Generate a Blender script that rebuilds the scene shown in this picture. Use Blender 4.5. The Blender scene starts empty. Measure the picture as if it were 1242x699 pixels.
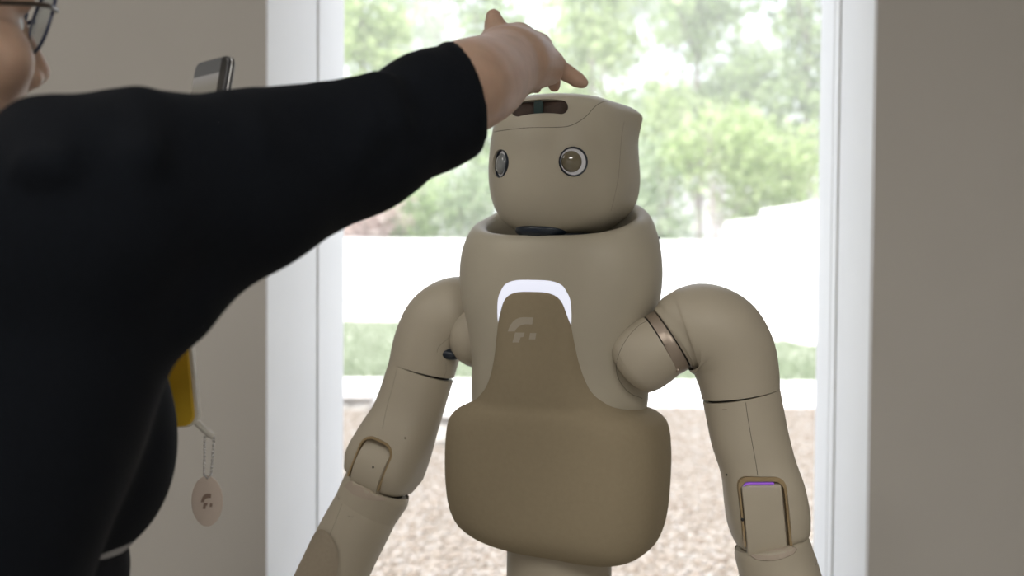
import bpy, bmesh, math, random
import numpy as np
from mathutils import Vector, Matrix
from mathutils.bvhtree import BVHTree

random.seed(7)
rng = np.random.default_rng(7)
scene = bpy.context.scene
COL = scene.collection
PI = math.pi

# ------------------------------------------------------------------ camera
FPX = 1500.0
CAM = Vector((0, 0, 1.45))
PITCH, ROLL = math.radians(1.9), math.radians(0.4)
cam_rot = Matrix.Rotation(PI / 2 - PITCH, 4, 'X') @ Matrix.Rotation(ROLL, 4, 'Z')
cd = bpy.data.cameras.new('camera')
cd.sensor_width = 36.0
cd.sensor_fit = 'HORIZONTAL'
cd.lens = 36.0 * FPX / 1242.0
cd.clip_start = 0.05
cd.clip_end = 400
cd.dof.use_dof = True
cd.dof.focus_distance = 1.52
cd.dof.aperture_fstop = 4.2
cam = bpy.data.objects.new('camera', cd)
COL.objects.link(cam)
cam.matrix_world = Matrix.Translation(CAM) @ cam_rot
scene.camera = cam
R3 = cam_rot.to_3x3()


def ray(px, py):
    return R3 @ Vector(((px - 621.0) / FPX, -(py - 349.5) / FPX, -1.0))


def at(px, py, D):
    """world point seen at photo pixel (px,py) lying on the plane y = D"""
    d = ray(px, py)
    return CAM + d * (D / d.y)


# ------------------------------------------------------------------ light
world = bpy.data.worlds.new('sky')
scene.world = world
world.use_nodes = True
wn = world.node_tree
bg = wn.nodes['Background']
sky = wn.nodes.new('ShaderNodeTexSky')
sky.sky_type = 'NISHITA'
sky.sun_disc = False
sky.sun_elevation = math.radians(52)
sky.sun_rotation = math.radians(125)
sky.air_density = 1.0
sky.dust_density = 3.0
sky.ozone_density = 1.0
haze_mix = wn.nodes.new('ShaderNodeMixRGB')          # bright hazy sky: the blue is veiled by white
haze_mix.inputs[0].default_value = 0.72
haze_mix.inputs[2].default_value = (3.6, 3.65, 3.8, 1)
wn.links.new(sky.outputs[0], haze_mix.inputs[1])
wn.links.new(haze_mix.outputs[0], bg.inputs[0])
bg.inputs[1].default_value = 0.60

sun_d = bpy.data.lights.new('sun', 'SUN')
sun_d.energy = 7.5
sun_d.angle = math.radians(1.5)
sun_d.color = (1.0, 0.95, 0.87)
sun = bpy.data.objects.new('sun', sun_d)
COL.objects.link(sun)
sun.rotation_euler = Vector((0.55, 0.42, -0.78)).to_track_quat('-Z', 'Y').to_euler()
sun.location = (6, -4, 12)

FILL_LAMPS = [(-0.9, -1.3, 31.5), (1.1, -1.2, 29.0), (-1.6, 0.9, 5.5)]   # x, y, watts of unseen ceiling panels added as interior fill

scene.view_settings.view_transform = 'Standard'
scene.view_settings.look = 'None'
scene.view_settings.exposure = 0.0
scene.view_settings.gamma = 1.0
scene.view_settings.use_curve_mapping = False


# ------------------------------------------------------------------ helpers
def mat(name, col, rough=0.6, noise=0.0, nscale=40.0, bump=0.0, metallic=0.0, sss=0.0, emit=None, emit_s=0.0,
        col2=None, spec=0.5, coat=0.0):
    m = bpy.data.materials.new(name)
    m.use_nodes = True
    nt = m.node_tree
    b = nt.nodes['Principled BSDF']
    b.inputs['Base Color'].default_value = (*col, 1)
    b.inputs['Roughness'].default_value = rough
    b.inputs['Metallic'].default_value = metallic
    b.inputs['Specular IOR Level'].default_value = spec
    b.inputs['Coat Weight'].default_value = coat
    if sss:
        b.inputs['Subsurface Weight'].default_value = sss
        b.inputs['Subsurface Radius'].default_value = (0.012, 0.005, 0.003)
        b.inputs['Subsurface Scale'].default_value = 0.6
    if emit:
        b.inputs['Emission Color'].default_value = (*emit, 1)
        b.inputs['Emission Strength'].default_value = emit_s
    if noise or bump:
        tc = nt.nodes.new('ShaderNodeTexCoord')
        n = nt.nodes.new('ShaderNodeTexNoise')
        n.inputs['Scale'].default_value = nscale
        n.inputs['Detail'].default_value = 6
        nt.links.new(tc.outputs['Object'], n.inputs['Vector'])
        if noise:
            r = nt.nodes.new('ShaderNodeValToRGB')
            c2 = col2 or tuple(min(1, c * (1 + noise)) for c in col)
            c1 = tuple(c * (1 - noise) for c in col) if not col2 else col
            r.color_ramp.elements[0].position = 0.3
            r.color_ramp.elements[1].position = 0.7
            r.color_ramp.elements[0].color = (*c1, 1)
            r.color_ramp.elements[1].color = (*c2, 1)
            nt.links.new(n.outputs['Fac'], r.inputs[0])
            nt.links.new(r.outputs[0], b.inputs['Base Color'])
        if bump:
            bp = nt.nodes.new('ShaderNodeBump')
            bp.inputs['Strength'].default_value = bump
            bp.inputs['Distance'].default_value = 0.002
            nt.links.new(n.outputs['Fac'], bp.inputs['Height'])
            nt.links.new(bp.outputs[0], b.inputs['Normal'])
    return m


def leaf_mat(name, c1, c2, trans=0.5):
    m = bpy.data.materials.new(name)
    m.use_nodes = True
    nt = m.node_tree
    nt.nodes.clear()
    out = nt.nodes.new('ShaderNodeOutputMaterial')
    geo = nt.nodes.new('ShaderNodeNewGeometry')
    r = nt.nodes.new('ShaderNodeValToRGB')
    r.color_ramp.elements[0].color = (*c1, 1)
    r.color_ramp.elements[1].color = (*c2, 1)
    nt.links.new(geo.outputs['Random Per Island'], r.inputs[0])
    d = nt.nodes.new('ShaderNodeBsdfDiffuse')
    t = nt.nodes.new('ShaderNodeBsdfTranslucent')
    mx = nt.nodes.new('ShaderNodeMixShader')
    mx.inputs[0].default_value = trans
    nt.links.new(r.outputs[0], d.inputs[0])
    nt.links.new(r.outputs[0], t.inputs[0])
    nt.links.new(d.outputs[0], mx.inputs[1])
    nt.links.new(t.outputs[0], mx.inputs[2])
    nt.links.new(mx.outputs[0], out.inputs[0])
    return m


def thing(name, label, cat, loc=(0, 0, 0), group=None):
    o = bpy.data.objects.new(name, None)
    o.empty_display_size = 0.1
    COL.objects.link(o)
    o.location = loc
    o['label'] = label
    o['category'] = cat
    if group:
        o['group'] = group
    return o


def tag(o, label, cat, group=None, kind=None):
    if label:
        o['label'] = label
    if cat:
        o['category'] = cat
    if group:
        o['group'] = group
    if kind:
        o['kind'] = kind
    return o


def world_loc(o):
    v = Vector((0, 0, 0))
    while o:
        v += o.location
        o = o.parent
    return v


def link(name, me, m, parent=None, origin=None, smooth=35):
    """mesh given in world coordinates; stored relative to its parent's place or to origin"""
    if isinstance(me, bmesh.types.BMesh):
        bm = me
        me = bpy.data.meshes.new(name)
        bm.to_mesh(me)
        bm.free()
    off = world_loc(parent) if parent else Vector((0, 0, 0))
    o = bpy.data.objects.new(name, me)
    COL.objects.link(o)
    if origin is not None:
        o.location = Vector(origin) - off
        off = Vector(origin)
    me.transform(Matrix.Translation(-off))
    if m:
        me.materials.clear()
        me.materials.append(m)
    if smooth:
        me.shade_smooth()
        me.set_sharp_from_angle(angle=math.radians(smooth))
    if parent:
        o.parent = parent
    return o


def structure(o):
    o['kind'] = 'structure'
    return o


def loft(rings, cap0=True, cap1=True, bm=None):
    bm = bm or bmesh.new()
    vs = [[bm.verts.new(p) for p in r] for r in rings]
    n = len(rings[0])
    for a, b in zip(vs, vs[1:]):
        for i in range(n):
            j = (i + 1) % n
            bm.faces.new((a[i], a[j], b[j], b[i]))
    for r, c in ((vs[0], cap0), (vs[-1], cap1)):
        if c:
            ctr = bm.verts.new(sum((v.co for v in r), Vector()) / n)
            for i in range(n):
                bm.faces.new((r[i], r[(i + 1) % n], ctr))
    bmesh.ops.recalc_face_normals(bm, faces=bm.faces)
    return bm


def sgnpow(v, e):
    return math.copysign(abs(v) ** e, v)


def catmull(pts, sub):
    pts = [np.array(p, float) for p in pts]
    out = []
    for i in range(len(pts) - 1):
        p1, p2 = pts[i], pts[i + 1]
        p0 = pts[i - 1] if i else 2 * p1 - p2
        p3 = pts[i + 2] if i + 2 < len(pts) else 2 * p2 - p1
        for k in range(sub):
            t = k / sub
            out.append(0.5 * (2 * p1 + (p2 - p0) * t + (2 * p0 - 5 * p1 + 4 * p2 - p3) * t * t
                              + (3 * p1 - p0 - 3 * p2 + p3) * t ** 3))
    out.append(pts[-1])
    return out


class Tube:
    """round shell along px waypoints (px, py, D, r_px); frames kept for patches"""

    def __init__(self, way, sub=8, seg=40, end0=0.0, end1=0.0, world=False, ref=(0, -1, 0), sq=None):
        rows = []
        for w in way:
            if world:
                rows.append((*w[0], w[1]))
            else:
                p = at(w[0], w[1], w[2])
                rows.append((*p, w[3] * w[2] / FPX))
        self.sq = catmull([(q,) for q in sq], sub) if sq else None
        rows = catmull(rows, sub)
        P = [Vector(r[:3]) for r in rows]
        Rr = [max(float(r[3]), 1e-4) for r in rows]
        tang = []
        for i in range(len(P)):
            a, b = P[max(i - 1, 0)], P[min(i + 1, len(P) - 1)]
            tang.append((b - a).normalized())
        self.P, self.R, self.T, self.seg = P, Rr, tang, seg
        ref = Vector(ref)
        self.frames = []
        for t in tang:
            u = ref - t * ref.dot(t)
            if u.length < 1e-3:
                u = Vector((1, 0, 0)) - t * t.x
            u.normalize()
            self.frames.append((u, t.cross(u)))
            ref = u
        self.end0, self.end1 = end0, end1

    def ring(self, p, r, fr, n=None, e=2.0):
        n = n or self.seg
        if e != 2.0:
            return [p + fr[0] * (r * sgnpow(math.cos(2 * PI * k / n), 2 / e)) + fr[1] * (r * sgnpow(math.sin(2 * PI * k / n), 2 / e)) for k in range(n)]
        return [p + fr[0] * (r * math.cos(2 * PI * k / n)) + fr[1] * (r * math.sin(2 * PI * k / n)) for k in range(n)]

    def bm(self, bm=None):
        rings = []
        P, Rr, F, T = self.P, self.R, self.frames, self.T
        if self.end0:
            for k in range(5):
                a = k / 5 * PI / 2
                rings.append(self.ring(P[0] - T[0] * (self.end0 * Rr[0] * math.cos(a)), max(Rr[0] * math.sin(a), 1e-4), F[0]))
        for i in range(len(P)):
            rings.append(self.ring(P[i], Rr[i], F[i], e=float(self.sq[i][0]) if self.sq else 2.0))
        if self.end1:
            for k in range(1, 6):
                a = k / 5 * PI / 2
                rings.append(self.ring(P[-1] + T[-1] * (self.end1 * Rr[-1] * math.sin(a)), max(Rr[-1] * math.cos(a), 1e-4), F[-1], e=float(self.sq[-1][0]) if self.sq else 2.0))
        return loft(rings, bm=bm)


def tube(way, **k):
    return Tube(way, **k).bm()


def ellipsoid(c, rad, axes=None, seg=32, rings=20, bm=None):
    bm = bm or bmesh.new()
    M = Matrix.Diagonal((*rad, 1))
    if axes is not None:
        M = axes.to_4x4() @ M
    bmesh.ops.create_uvsphere(bm, u_segments=seg, v_segments=rings, radius=1, matrix=Matrix.Translation(c) @ M)
    return bm


def box(lo, hi, bevel=0.0, bm=None, seg=2):
    b2 = bmesh.new()
    bmesh.ops.create_cube(b2, size=1)
    for v in b2.verts:
        v.co = Vector([lo[i] + (v.co[i] + 0.5) * (hi[i] - lo[i]) for i in range(3)])
    if bevel:
        bmesh.ops.bevel(b2, geom=list(b2.edges), offset=bevel, segments=seg, profile=0.5, affect='EDGES')
    if bm is None:
        return b2
    me = bpy.data.meshes.new('t')
    b2.to_mesh(me)
    b2.free()
    bm.from_mesh(me)
    bpy.data.meshes.remove(me)
    return bm


def prism(poly, z0, z1, bevel=0.0):
    bm = bmesh.new()
    a = [bm.verts.new((x, y, z0)) for x, y in poly]
    b = [bm.verts.new((x, y, z1)) for x, y in poly]
    n = len(poly)
    bm.faces.new(a)
    bm.faces.new(b)
    for i in range(n):
        bm.faces.new((a[i], a[(i + 1) % n], b[(i + 1) % n], b[i]))
    bmesh.ops.recalc_face_normals(bm, faces=bm.faces)
    if bevel:
        bmesh.ops.bevel(bm, geom=list(bm.edges), offset=bevel, segments=2, profile=0.5, affect='EDGES')
    return bm


def extrude_outline(pts, vec):
    """closed outline of world points extruded along vec"""
    bm = bmesh.new()
    a = [bm.verts.new(p) for p in pts]
    b = [bm.verts.new(p + vec) for p in pts]
    n = len(pts)
    f0 = bm.faces.new(a)
    f1 = bm.faces.new(b)
    for i in range(n):
        bm.faces.new((a[i], a[(i + 1) % n], b[(i + 1) % n], b[i]))
    bmesh.ops.triangulate(bm, faces=[f0, f1])
    bmesh.ops.recalc_face_normals(bm, faces=bm.faces)
    return bm


def to_mesh(bm, name='tmp'):
    me = bpy.data.meshes.new(name)
    bm.to_mesh(me)
    bm.free()
    return me


def bool_diff(bm_a, *cutters):
    oa = bpy.data.objects.new('tmp_a', to_mesh(bm_a))
    COL.objects.link(oa)
    obs = []
    for c in cutters:
        oc = bpy.data.objects.new('tmp_c', to_mesh(c))
        COL.objects.link(oc)
        md = oa.modifiers.new('b', 'BOOLEAN')
        md.operation = 'DIFFERENCE'
        md.solver = 'EXACT'
        md.object = oc
        obs.append(oc)
    dg = bpy.context.evaluated_depsgraph_get()
    dg.update()
    me = bpy.data.meshes.new_from_object(oa.evaluated_get(dg))
    for o in obs + [oa]:
        bpy.data.objects.remove(o)
    bm = bmesh.new()
    bm.from_mesh(me)
    return bm


def bvh_of(objs):
    """BVH over meshes of already linked (translation-only) objects"""
    V, F = [], []
    for o in objs:
        off = world_loc(o)
        b = len(V)
        V += [v.co + off for v in o.data.vertices]
        F += [[i + b for i in p.vertices] for p in o.data.polygons]
    return BVHTree.FromPolygons(V, F)


def hit(bvh, px, py):
    d = ray(px, py).normalized()
    p, n, i, dist = bvh.ray_cast(CAM, d)
    if p is None:
        p2, n2, i2, d2 = bvh.find_nearest(CAM + d * 1.65)
        return p2, n2
    if n.dot(d) > 0:
        n = -n
    return p, n


def ribbon(bvh, pts, w, lift=0.0003, sub=6):
    """thin groove line laid along a surface through px points"""
    P = catmull(pts, sub)
    hs = [hit(bvh, p[0], p[1]) for p in P]
    bm = bmesh.new()
    prev = None
    for i, (p, n) in enumerate(hs):
        a = hs[max(i - 1, 0)][0]
        b = hs[min(i + 1, len(hs) - 1)][0]
        s = (b - a).cross(n)
        if s.length < 1e-7:
            continue
        s.normalize()
        row = [bm.verts.new(p + s * w - n * w * 0.5), bm.verts.new(p + n * lift), bm.verts.new(p - s * w - n * w * 0.5)]
        if prev:
            for k in range(2):
                bm.faces.new((prev[k], prev[k + 1], row[k + 1], row[k]))
        prev = row
    return bm


def decal(bvh, polys, lift=0.0005, cuts=2, thick=0.0004):
    bm = bmesh.new()
    for poly in polys:
        f = bm.faces.new([bm.verts.new((x, y, 0)) for x, y in poly])
    bmesh.ops.triangulate(bm, faces=bm.faces)
    bmesh.ops.subdivide_edges(bm, edges=bm.edges, cuts=cuts, use_grid_fill=True)
    for v in bm.verts:
        p, n = hit(bvh, v.co.x, v.co.y)
        v.co = p + n * lift
    bmesh.ops.recalc_face_normals(bm, faces=bm.faces)
    return bm


# ---- signed distance bodies -> surface nets
class Field:
    def __init__(self, lo, hi, h):
        self.lo = np.array(lo, float)
        self.h = h
        self.n = np.ceil((np.array(hi) - self.lo) / h).astype(int) + 1
        self.f = np.full(self.n, 0.2, np.float32)

    def region(self, lo, hi):
        a = np.clip(np.floor((np.array(lo) - self.lo) / self.h).astype(int), 0, self.n)
        b = np.clip(np.ceil((np.array(hi) - self.lo) / self.h).astype(int) + 1, 0, self.n)
        sl = tuple(slice(x, y) for x, y in zip(a, b))
        ax = [(self.lo[i] + self.h * np.arange(a[i], b[i])).astype(np.float32) for i in range(3)]
        X, Y, Z = np.meshgrid(*ax, indexing='ij', sparse=True)
        return sl, X, Y, Z

    def _apply(self, sl, d, k, sub):
        a = self.f[sl]
        if a.size == 0:
            return
        if sub:
            hh = np.clip(0.5 - 0.5 * (d + a) / k, 0, 1)
            self.f[sl] = a + (-d - a) * hh + k * hh * (1 - hh)
        else:
            hh = np.clip(0.5 + 0.5 * (a - d) / k, 0, 1)
            self.f[sl] = a + (d - a) * hh - k * hh * (1 - hh)

    def cone(self, a, b, ra, rb, k=0.01, sub=False):
        a, b = np.array(a, float), np.array(b, float)
        pad = max(ra, rb) + 3 * k + 4 * self.h
        sl, X, Y, Z = self.region(np.minimum(a, b) - pad, np.maximum(a, b) + pad)
        ab = b - a
        L2 = max(float(ab @ ab), 1e-9)
        t = np.clip(((X - a[0]) * ab[0] + (Y - a[1]) * ab[1] + (Z - a[2]) * ab[2]) / L2, 0, 1)
        d = np.sqrt((X - a[0] - t * ab[0]) ** 2 + (Y - a[1] - t * ab[1]) ** 2 + (Z - a[2] - t * ab[2]) ** 2) - (ra + (rb - ra) * t)
        self._apply(sl, d.astype(np.float32), k, sub)

    def path(self, pts, sub=8, k=.004):
        rows = catmull([(*p, r) for p, r in pts], sub)
        for a, b in zip(rows, rows[1:]):
            self.cone(a[:3], b[:3], a[3], b[3], k=k)

    def ell(self, c, rad, axes=None, k=0.01, sub=False):
        c = np.array(c, float)
        A = np.eye(3) if axes is None else np.array(axes, float)   # rows = local axes
        rad = np.array(rad, float)
        pad = rad.max() + 3 * k + 4 * self.h
        sl, X, Y, Z = self.region(c - pad, c + pad)
        q = [((X - c[0]) * A[i, 0] + (Y - c[1]) * A[i, 1] + (Z - c[2]) * A[i, 2]) / rad[i] for i in range(3)]
        k0 = np.sqrt(q[0] ** 2 + q[1] ** 2 + q[2] ** 2)
        k1 = np.sqrt((q[0] / rad[0]) ** 2 + (q[1] / rad[1]) ** 2 + (q[2] / rad[2]) ** 2) + 1e-6
        d = k0 * (k0 - 1) / k1
        self._apply(sl, d.astype(np.float32), k, sub)

    def cut(self, p, n):
        """remove the side n points to"""
        sl, X, Y, Z = self.region(self.lo, self.lo + self.h * self.n)
        d = (X - p[0]) * n[0] + (Y - p[1]) * n[1] + (Z - p[2]) * n[2]
        self.f = np.maximum(self.f, d.astype(np.float32))

    def wrinkle(self, amp, fn):
        sl, X, Y, Z = self.region(self.lo, self.lo + self.h * self.n)
        self.f -= (amp * fn(X, Y, Z)).astype(np.float32)

    def mesh(self, name):
        f = self.f
        f[0], f[-1], f[:, 0], f[:, -1], f[:, :, 0], f[:, :, -1] = (np.maximum(x, 0.01) for x in
            (f[0], f[-1], f[:, 0], f[:, -1], f[:, :, 0], f[:, :, -1]))
        s = f < 0
        cnt = np.zeros(tuple(self.n - 1), np.uint8)
        for dx in (0, 1):
            for dy in (0, 1):
                for dz in (0, 1):
                    cnt += s[dx:f.shape[0] - 1 + dx, dy:f.shape[1] - 1 + dy, dz:f.shape[2] - 1 + dz]
        idx = np.argwhere((cnt > 0) & (cnt < 8))
        vid = np.full(cnt.shape, -1, np.int32)
        vid[idx[:, 0], idx[:, 1], idx[:, 2]] = np.arange(len(idx))
        acc = np.zeros((len(idx), 3))
        num = np.zeros(len(idx))
        cs = [(a, b, c) for a in (0, 1) for b in (0, 1) for c in (0, 1)]
        val = {c: f[idx[:, 0] + c[0], idx[:, 1] + c[1], idx[:, 2] + c[2]] for c in cs}
        for c in cs:
            for ax in range(3):
                if c[ax] == 0:
                    e = list(c)
                    e[ax] = 1
                    va, vb = val[c], val[tuple(e)]
                    m = (va < 0) != (vb < 0)
                    t = np.where(m, va / np.where(m, va - vb, 1), 0)
                    p = np.tile(np.array(c, float), (len(idx), 1))
                    p[:, ax] += t
                    acc[m] += p[m]
                    num[m] += 1
        V = self.lo + self.h * (idx + acc / num[:, None])
        quads = []
        for ax in range(3):
            u, w = (ax + 1) % 3, (ax + 2) % 3
            sa = [slice(None)] * 3
            sb = [slice(None)] * 3
            sa[ax], sb[ax] = slice(0, -1), slice(1, None)
            e = np.argwhere(s[tuple(sa)] != s[tuple(sb)])
            e = e[(e[:, u] > 0) & (e[:, w] > 0) & (e[:, u] < self.n[u] - 1) & (e[:, w] < self.n[w] - 1)]
            ins = s[e[:, 0], e[:, 1], e[:, 2]]
            q = []
            for du, dw in ((-1, -1), (0, -1), (0, 0), (-1, 0)):
                g = e.copy()
                g[:, u] += du
                g[:, w] += dw
                q.append(vid[g[:, 0], g[:, 1], g[:, 2]])
            q = np.stack(q, 1)
            q[~ins] = q[~ins][:, ::-1]
            quads.append(q)
        Q = np.concatenate(quads)
        Q = Q[(Q >= 0).all(1)]
        # light smoothing
        for _ in range(2):
            nb = np.zeros_like(V)
            c = np.zeros(len(V))
            for i in range(4):
                a, b = Q[:, i], Q[:, (i + 1) % 4]
                for k in range(3):
                    nb[:, k] += np.bincount(a, V[b, k], len(V)) + np.bincount(b, V[a, k], len(V))
                c += np.bincount(a, minlength=len(V)) + np.bincount(b, minlength=len(V))
            V = V + 0.5 * (nb / np.maximum(c, 1)[:, None] - V)
        me = bpy.data.meshes.new(name)
        me.vertices.add(len(V))
        me.vertices.foreach_set('co', V.astype(np.float32).ravel())
        me.loops.add(len(Q) * 4)
        me.loops.foreach_set('vertex_index', Q.astype(np.int32).ravel())
        me.polygons.add(len(Q))
        me.polygons.foreach_set('loop_start', np.arange(0, len(Q) * 4, 4, dtype=np.int32))
        me.update(calc_edges=True)
        return me


def raw_mesh(name, V, Fq):
    me = bpy.data.meshes.new(name)
    V = np.asarray(V, np.float32)
    Fq = np.asarray(Fq, np.int32)
    k = Fq.shape[1]
    me.vertices.add(len(V))
    me.vertices.foreach_set('co', V.ravel())
    me.loops.add(Fq.size)
    me.loops.foreach_set('vertex_index', Fq.ravel())
    me.polygons.add(len(Fq))
    me.polygons.foreach_set('loop_start', np.arange(0, Fq.size, k, dtype=np.int32))
    me.update(calc_edges=True)
    return me


# ------------------------------------------------------------------ materials
M_wall = mat('warm_grey_wall_paint', (0.555, 0.535, 0.505), 0.85, noise=0.02, nscale=3, bump=0.05)
M_ceil = mat('ceiling_paint', (0.75, 0.74, 0.72), 0.9, noise=0.02, nscale=5)
M_floor = mat('grey_floor', (0.36, 0.34, 0.31), 0.5, noise=0.08, nscale=6)
M_trim = mat('white_trim_paint', (0.86, 0.875, 0.87), 0.6, noise=0.01, nscale=8)
M_white = mat('white_render', (0.84, 0.85, 0.86), 0.85, noise=0.03, nscale=2)
M_pave = mat('pale_paving', (0.74, 0.73, 0.72), 0.85, noise=0.06, nscale=3)
M_lawn = mat('lawn_soil', (0.22, 0.27, 0.18), 0.95, noise=0.2, nscale=0.5, col2=(0.33, 0.355, 0.285))
M_gravelbase = mat('gravel_bed', (0.22, 0.19, 0.155), 0.95, noise=0.3, nscale=60, col2=(0.30, 0.27, 0.24))
M_stone = mat('rough_stone', (0.36, 0.35, 0.33), 0.95, noise=0.3, nscale=9, bump=0.6, col2=(0.6, 0.58, 0.55))
M_strip = mat('dark_edging', (0.13, 0.13, 0.13), 0.95, noise=0.4, nscale=2)
M_slab = mat('pale_slab', (0.72, 0.72, 0.72), 0.85, noise=0.06, nscale=6)
M_shell = mat('cream_shell', (0.49, 0.45, 0.36), 0.48, noise=0.03, nscale=18, bump=0.03)
M_arm = mat('arm_shell', (0.485, 0.435, 0.345), 0.5, noise=0.03, nscale=18, bump=0.03)
M_fabric = mat('tan_soft_cover', (0.345, 0.288, 0.196), 0.9, noise=0.025, nscale=160, bump=0.10, spec=0.2)
M_logo = mat('pale_print', (0.46, 0.41, 0.33), 0.8, noise=0.02, nscale=50)
M_seam = mat('dark_seam', (0.035, 0.03, 0.025), 0.8, noise=0.05)
M_softseam = mat('faint_seam', (0.27, 0.235, 0.18), 0.8, noise=0.05)
M_core = mat('dark_inner_core', (0.02, 0.02, 0.022), 0.6, noise=0.05)
M_navy = mat('navy_joint', (0.012, 0.02, 0.035), 0.35, noise=0.1)
M_bronze = mat('bronze_band', (0.42, 0.35, 0.29), 0.38, metallic=0.6, noise=0.06, nscale=30)
M_gold = mat('bronze_liner', (0.40, 0.30, 0.17), 0.42, metallic=0.45, noise=0.06, nscale=30)
M_face = mat('pinkish_face', (0.47, 0.395, 0.325), 0.6, noise=0.02)
M_patch = mat('tan_forearm_pad', (0.375, 0.32, 0.245), 0.85, noise=0.04, nscale=200, bump=0.2)
M_halo = mat('white_status_light', (0.25, 0.25, 0.28), 0.5, emit=(0.86, 0.88, 1.0), emit_s=0.85, noise=0.01)
M_violet = mat('violet_status_light', (0.3, 0.1, 0.6), 0.4, emit=(0.40, 0.16, 0.85), emit_s=0.30, noise=0.01)
M_sensor = mat('brown_sensor_glass', (0.05, 0.032, 0.026), 0.12, noise=0.5, nscale=30, spec=0.6)
M_teal = mat('teal_lens', (0.025, 0.05, 0.05), 0.1, noise=0.1)
M_eyeglint = mat('eye_pale_ring', (0.86, 0.87, 0.93), 0.2, noise=0.01, emit=None)
M_iris = mat('eye_lens', (0.19, 0.165, 0.11), 0.06, noise=0.15, nscale=60, coat=1.0)
M_iris2 = mat('eye_lens_side', (0.22, 0.24, 0.25), 0.06, noise=0.1, nscale=60, coat=1.0)
M_skin = mat('skin', (0.50, 0.335, 0.25), 0.52, noise=0.07, nscale=45, bump=0.25, sss=0.25)
M_nail = mat('nail', (0.62, 0.42, 0.34), 0.35, noise=0.02)
M_hair = mat('black_hair', (0.012, 0.010, 0.009), 0.6, noise=0.3, nscale=200, bump=0.6)
M_shirt = mat('black_knit', (0.0042, 0.0058, 0.0092), 0.9, noise=0.15, nscale=300, bump=0.25, spec=0.15)
M_trouser = mat('black_trousers', (0.012, 0.013, 0.016), 0.9, noise=0.15, nscale=200, bump=0.2, spec=0.15)
M_under = mat('grey_white_undershirt', (0.36, 0.36, 0.37), 0.9, noise=0.05, nscale=100)
M_shoe = mat('dark_shoe', (0.03, 0.03, 0.03), 0.6, noise=0.1)
M_rim = mat('navy_glasses_rim', (0.035, 0.045, 0.09), 0.3, noise=0.05)
M_temple = mat('brown_temple', (0.05, 0.035, 0.025), 0.3, noise=0.3, nscale=80)
M_eyeball = mat('eyeball', (0.75, 0.73, 0.7), 0.2, noise=0.02)
M_phone = mat('phone_dark_frame', (0.03, 0.03, 0.034), 0.3, noise=0.05)
M_metal = mat('bright_metal_edge', (0.6, 0.6, 0.6), 0.3, metallic=0.8, noise=0.03)
M_yellow = mat('yellow_case', (0.72, 0.47, 0.03), 0.5, noise=0.05, nscale=20)
M_cream = mat('white_case_edge', (0.78, 0.76, 0.70), 0.5, noise=0.02)
M_tag = mat('pale_pink_tag', (0.66, 0.56, 0.49), 0.45, noise=0.04, nscale=40)
M_taglogo = mat('brown_print', (0.27, 0.19, 0.15), 0.6, noise=0.05)
M_bark = mat('pale_bark', (0.50, 0.44, 0.41), 0.9, noise=0.25, nscale=6)
M_barkd = mat('brown_bark', (0.22, 0.18, 0.15), 0.9, noise=0.25, nscale=6)
M_lampframe = mat('lamp_frame', (0.7, 0.7, 0.7), 0.5, noise=0.02)
M_diffuser = mat('lamp_diffuser', (0.9, 0.9, 0.9), 0.6, emit=(1, 0.95, 0.88), emit_s=2.0, noise=0.01)

# glass lens of the spectacles
M_lens = bpy.data.materials.new('spectacle_lens')
M_lens.use_nodes = True
_n = M_lens.node_tree
_n.nodes.clear()
_o = _n.nodes.new('ShaderNodeOutputMaterial')
_t = _n.nodes.new('ShaderNodeBsdfTransparent')
_t.inputs[0].default_value = (0.93, 0.96, 0.97, 1)
_t.name = 't'
_g = _n.nodes.new('ShaderNodeBsdfGlossy')
_g.inputs['Roughness'].default_value = 0.03
_f = _n.nodes.new('ShaderNodeFresnel')
_f.inputs[0].default_value = 1.6
_m = _n.nodes.new('ShaderNodeMixShader')
_k = _n.nodes.new('ShaderNodeMath')
_k.operation = 'MULTIPLY'
_k.inputs[1].default_value = 0.35
_n.links.new(_f.outputs[0], _k.inputs[0])
_n.links.new(_k.outputs[0], _m.inputs[0])
_n.links.new(_t.outputs[0], _m.inputs[1])
_n.links.new(_g.outputs[0], _m.inputs[2])
_n.links.new(_m.outputs[0], _o.inputs[0])

# phone screen picture: dark bar over a pale landscape, dark right strip (a lit screen)
M_screen = bpy.data.materials.new('phone_screen')
M_screen.use_nodes = True
_n = M_screen.node_tree
_b = _n.nodes['Principled BSDF']
_b.inputs['Base Color'].default_value = (0.01, 0.01, 0.01, 1)
_b.inputs['Roughness'].default_value = 0.15
_uv = _n.nodes.new('ShaderNodeTexCoord')
_sep = _n.nodes.new('ShaderNodeSeparateXYZ')
_n.links.new(_uv.outputs['UV'], _sep.inputs[0])
_r1 = _n.nodes.new('ShaderNodeValToRGB')
_r1.color_ramp.interpolation = 'LINEAR'
_els = _r1.color_ramp.elements
_els[0].position = 0.82
_els[0].color = (0.16, 0.145, 0.12, 1)
_els[1].position = 0.900
_els[1].color = (0.21, 0.20, 0.19, 1)
_e = _els.new(0.905)
_e.color = (0.06, 0.06, 0.06, 1)
_n.links.new(_sep.outputs[1], _r1.inputs[0])
_r2 = _n.nodes.new('ShaderNodeValToRGB')
_r2.color_ramp.interpolation = 'CONSTANT'
_r2.color_ramp.elements[0].color = (1, 1, 1, 1)
_r2.color_ramp.elements[1].position = 0.82
_r2.color_ramp.elements[1].color = (0.05, 0.05, 0.05, 1)
_n.links.new(_sep.outputs[0], _r2.inputs[0])
_mul = _n.nodes.new('ShaderNodeMixRGB')
_mul.blend_type = 'MULTIPLY'
_mul.inputs[0].default_value = 1
_n.links.new(_r1.outputs[0], _mul.inputs[1])
_n.links.new(_r2.outputs[0], _mul.inputs[2])
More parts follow.
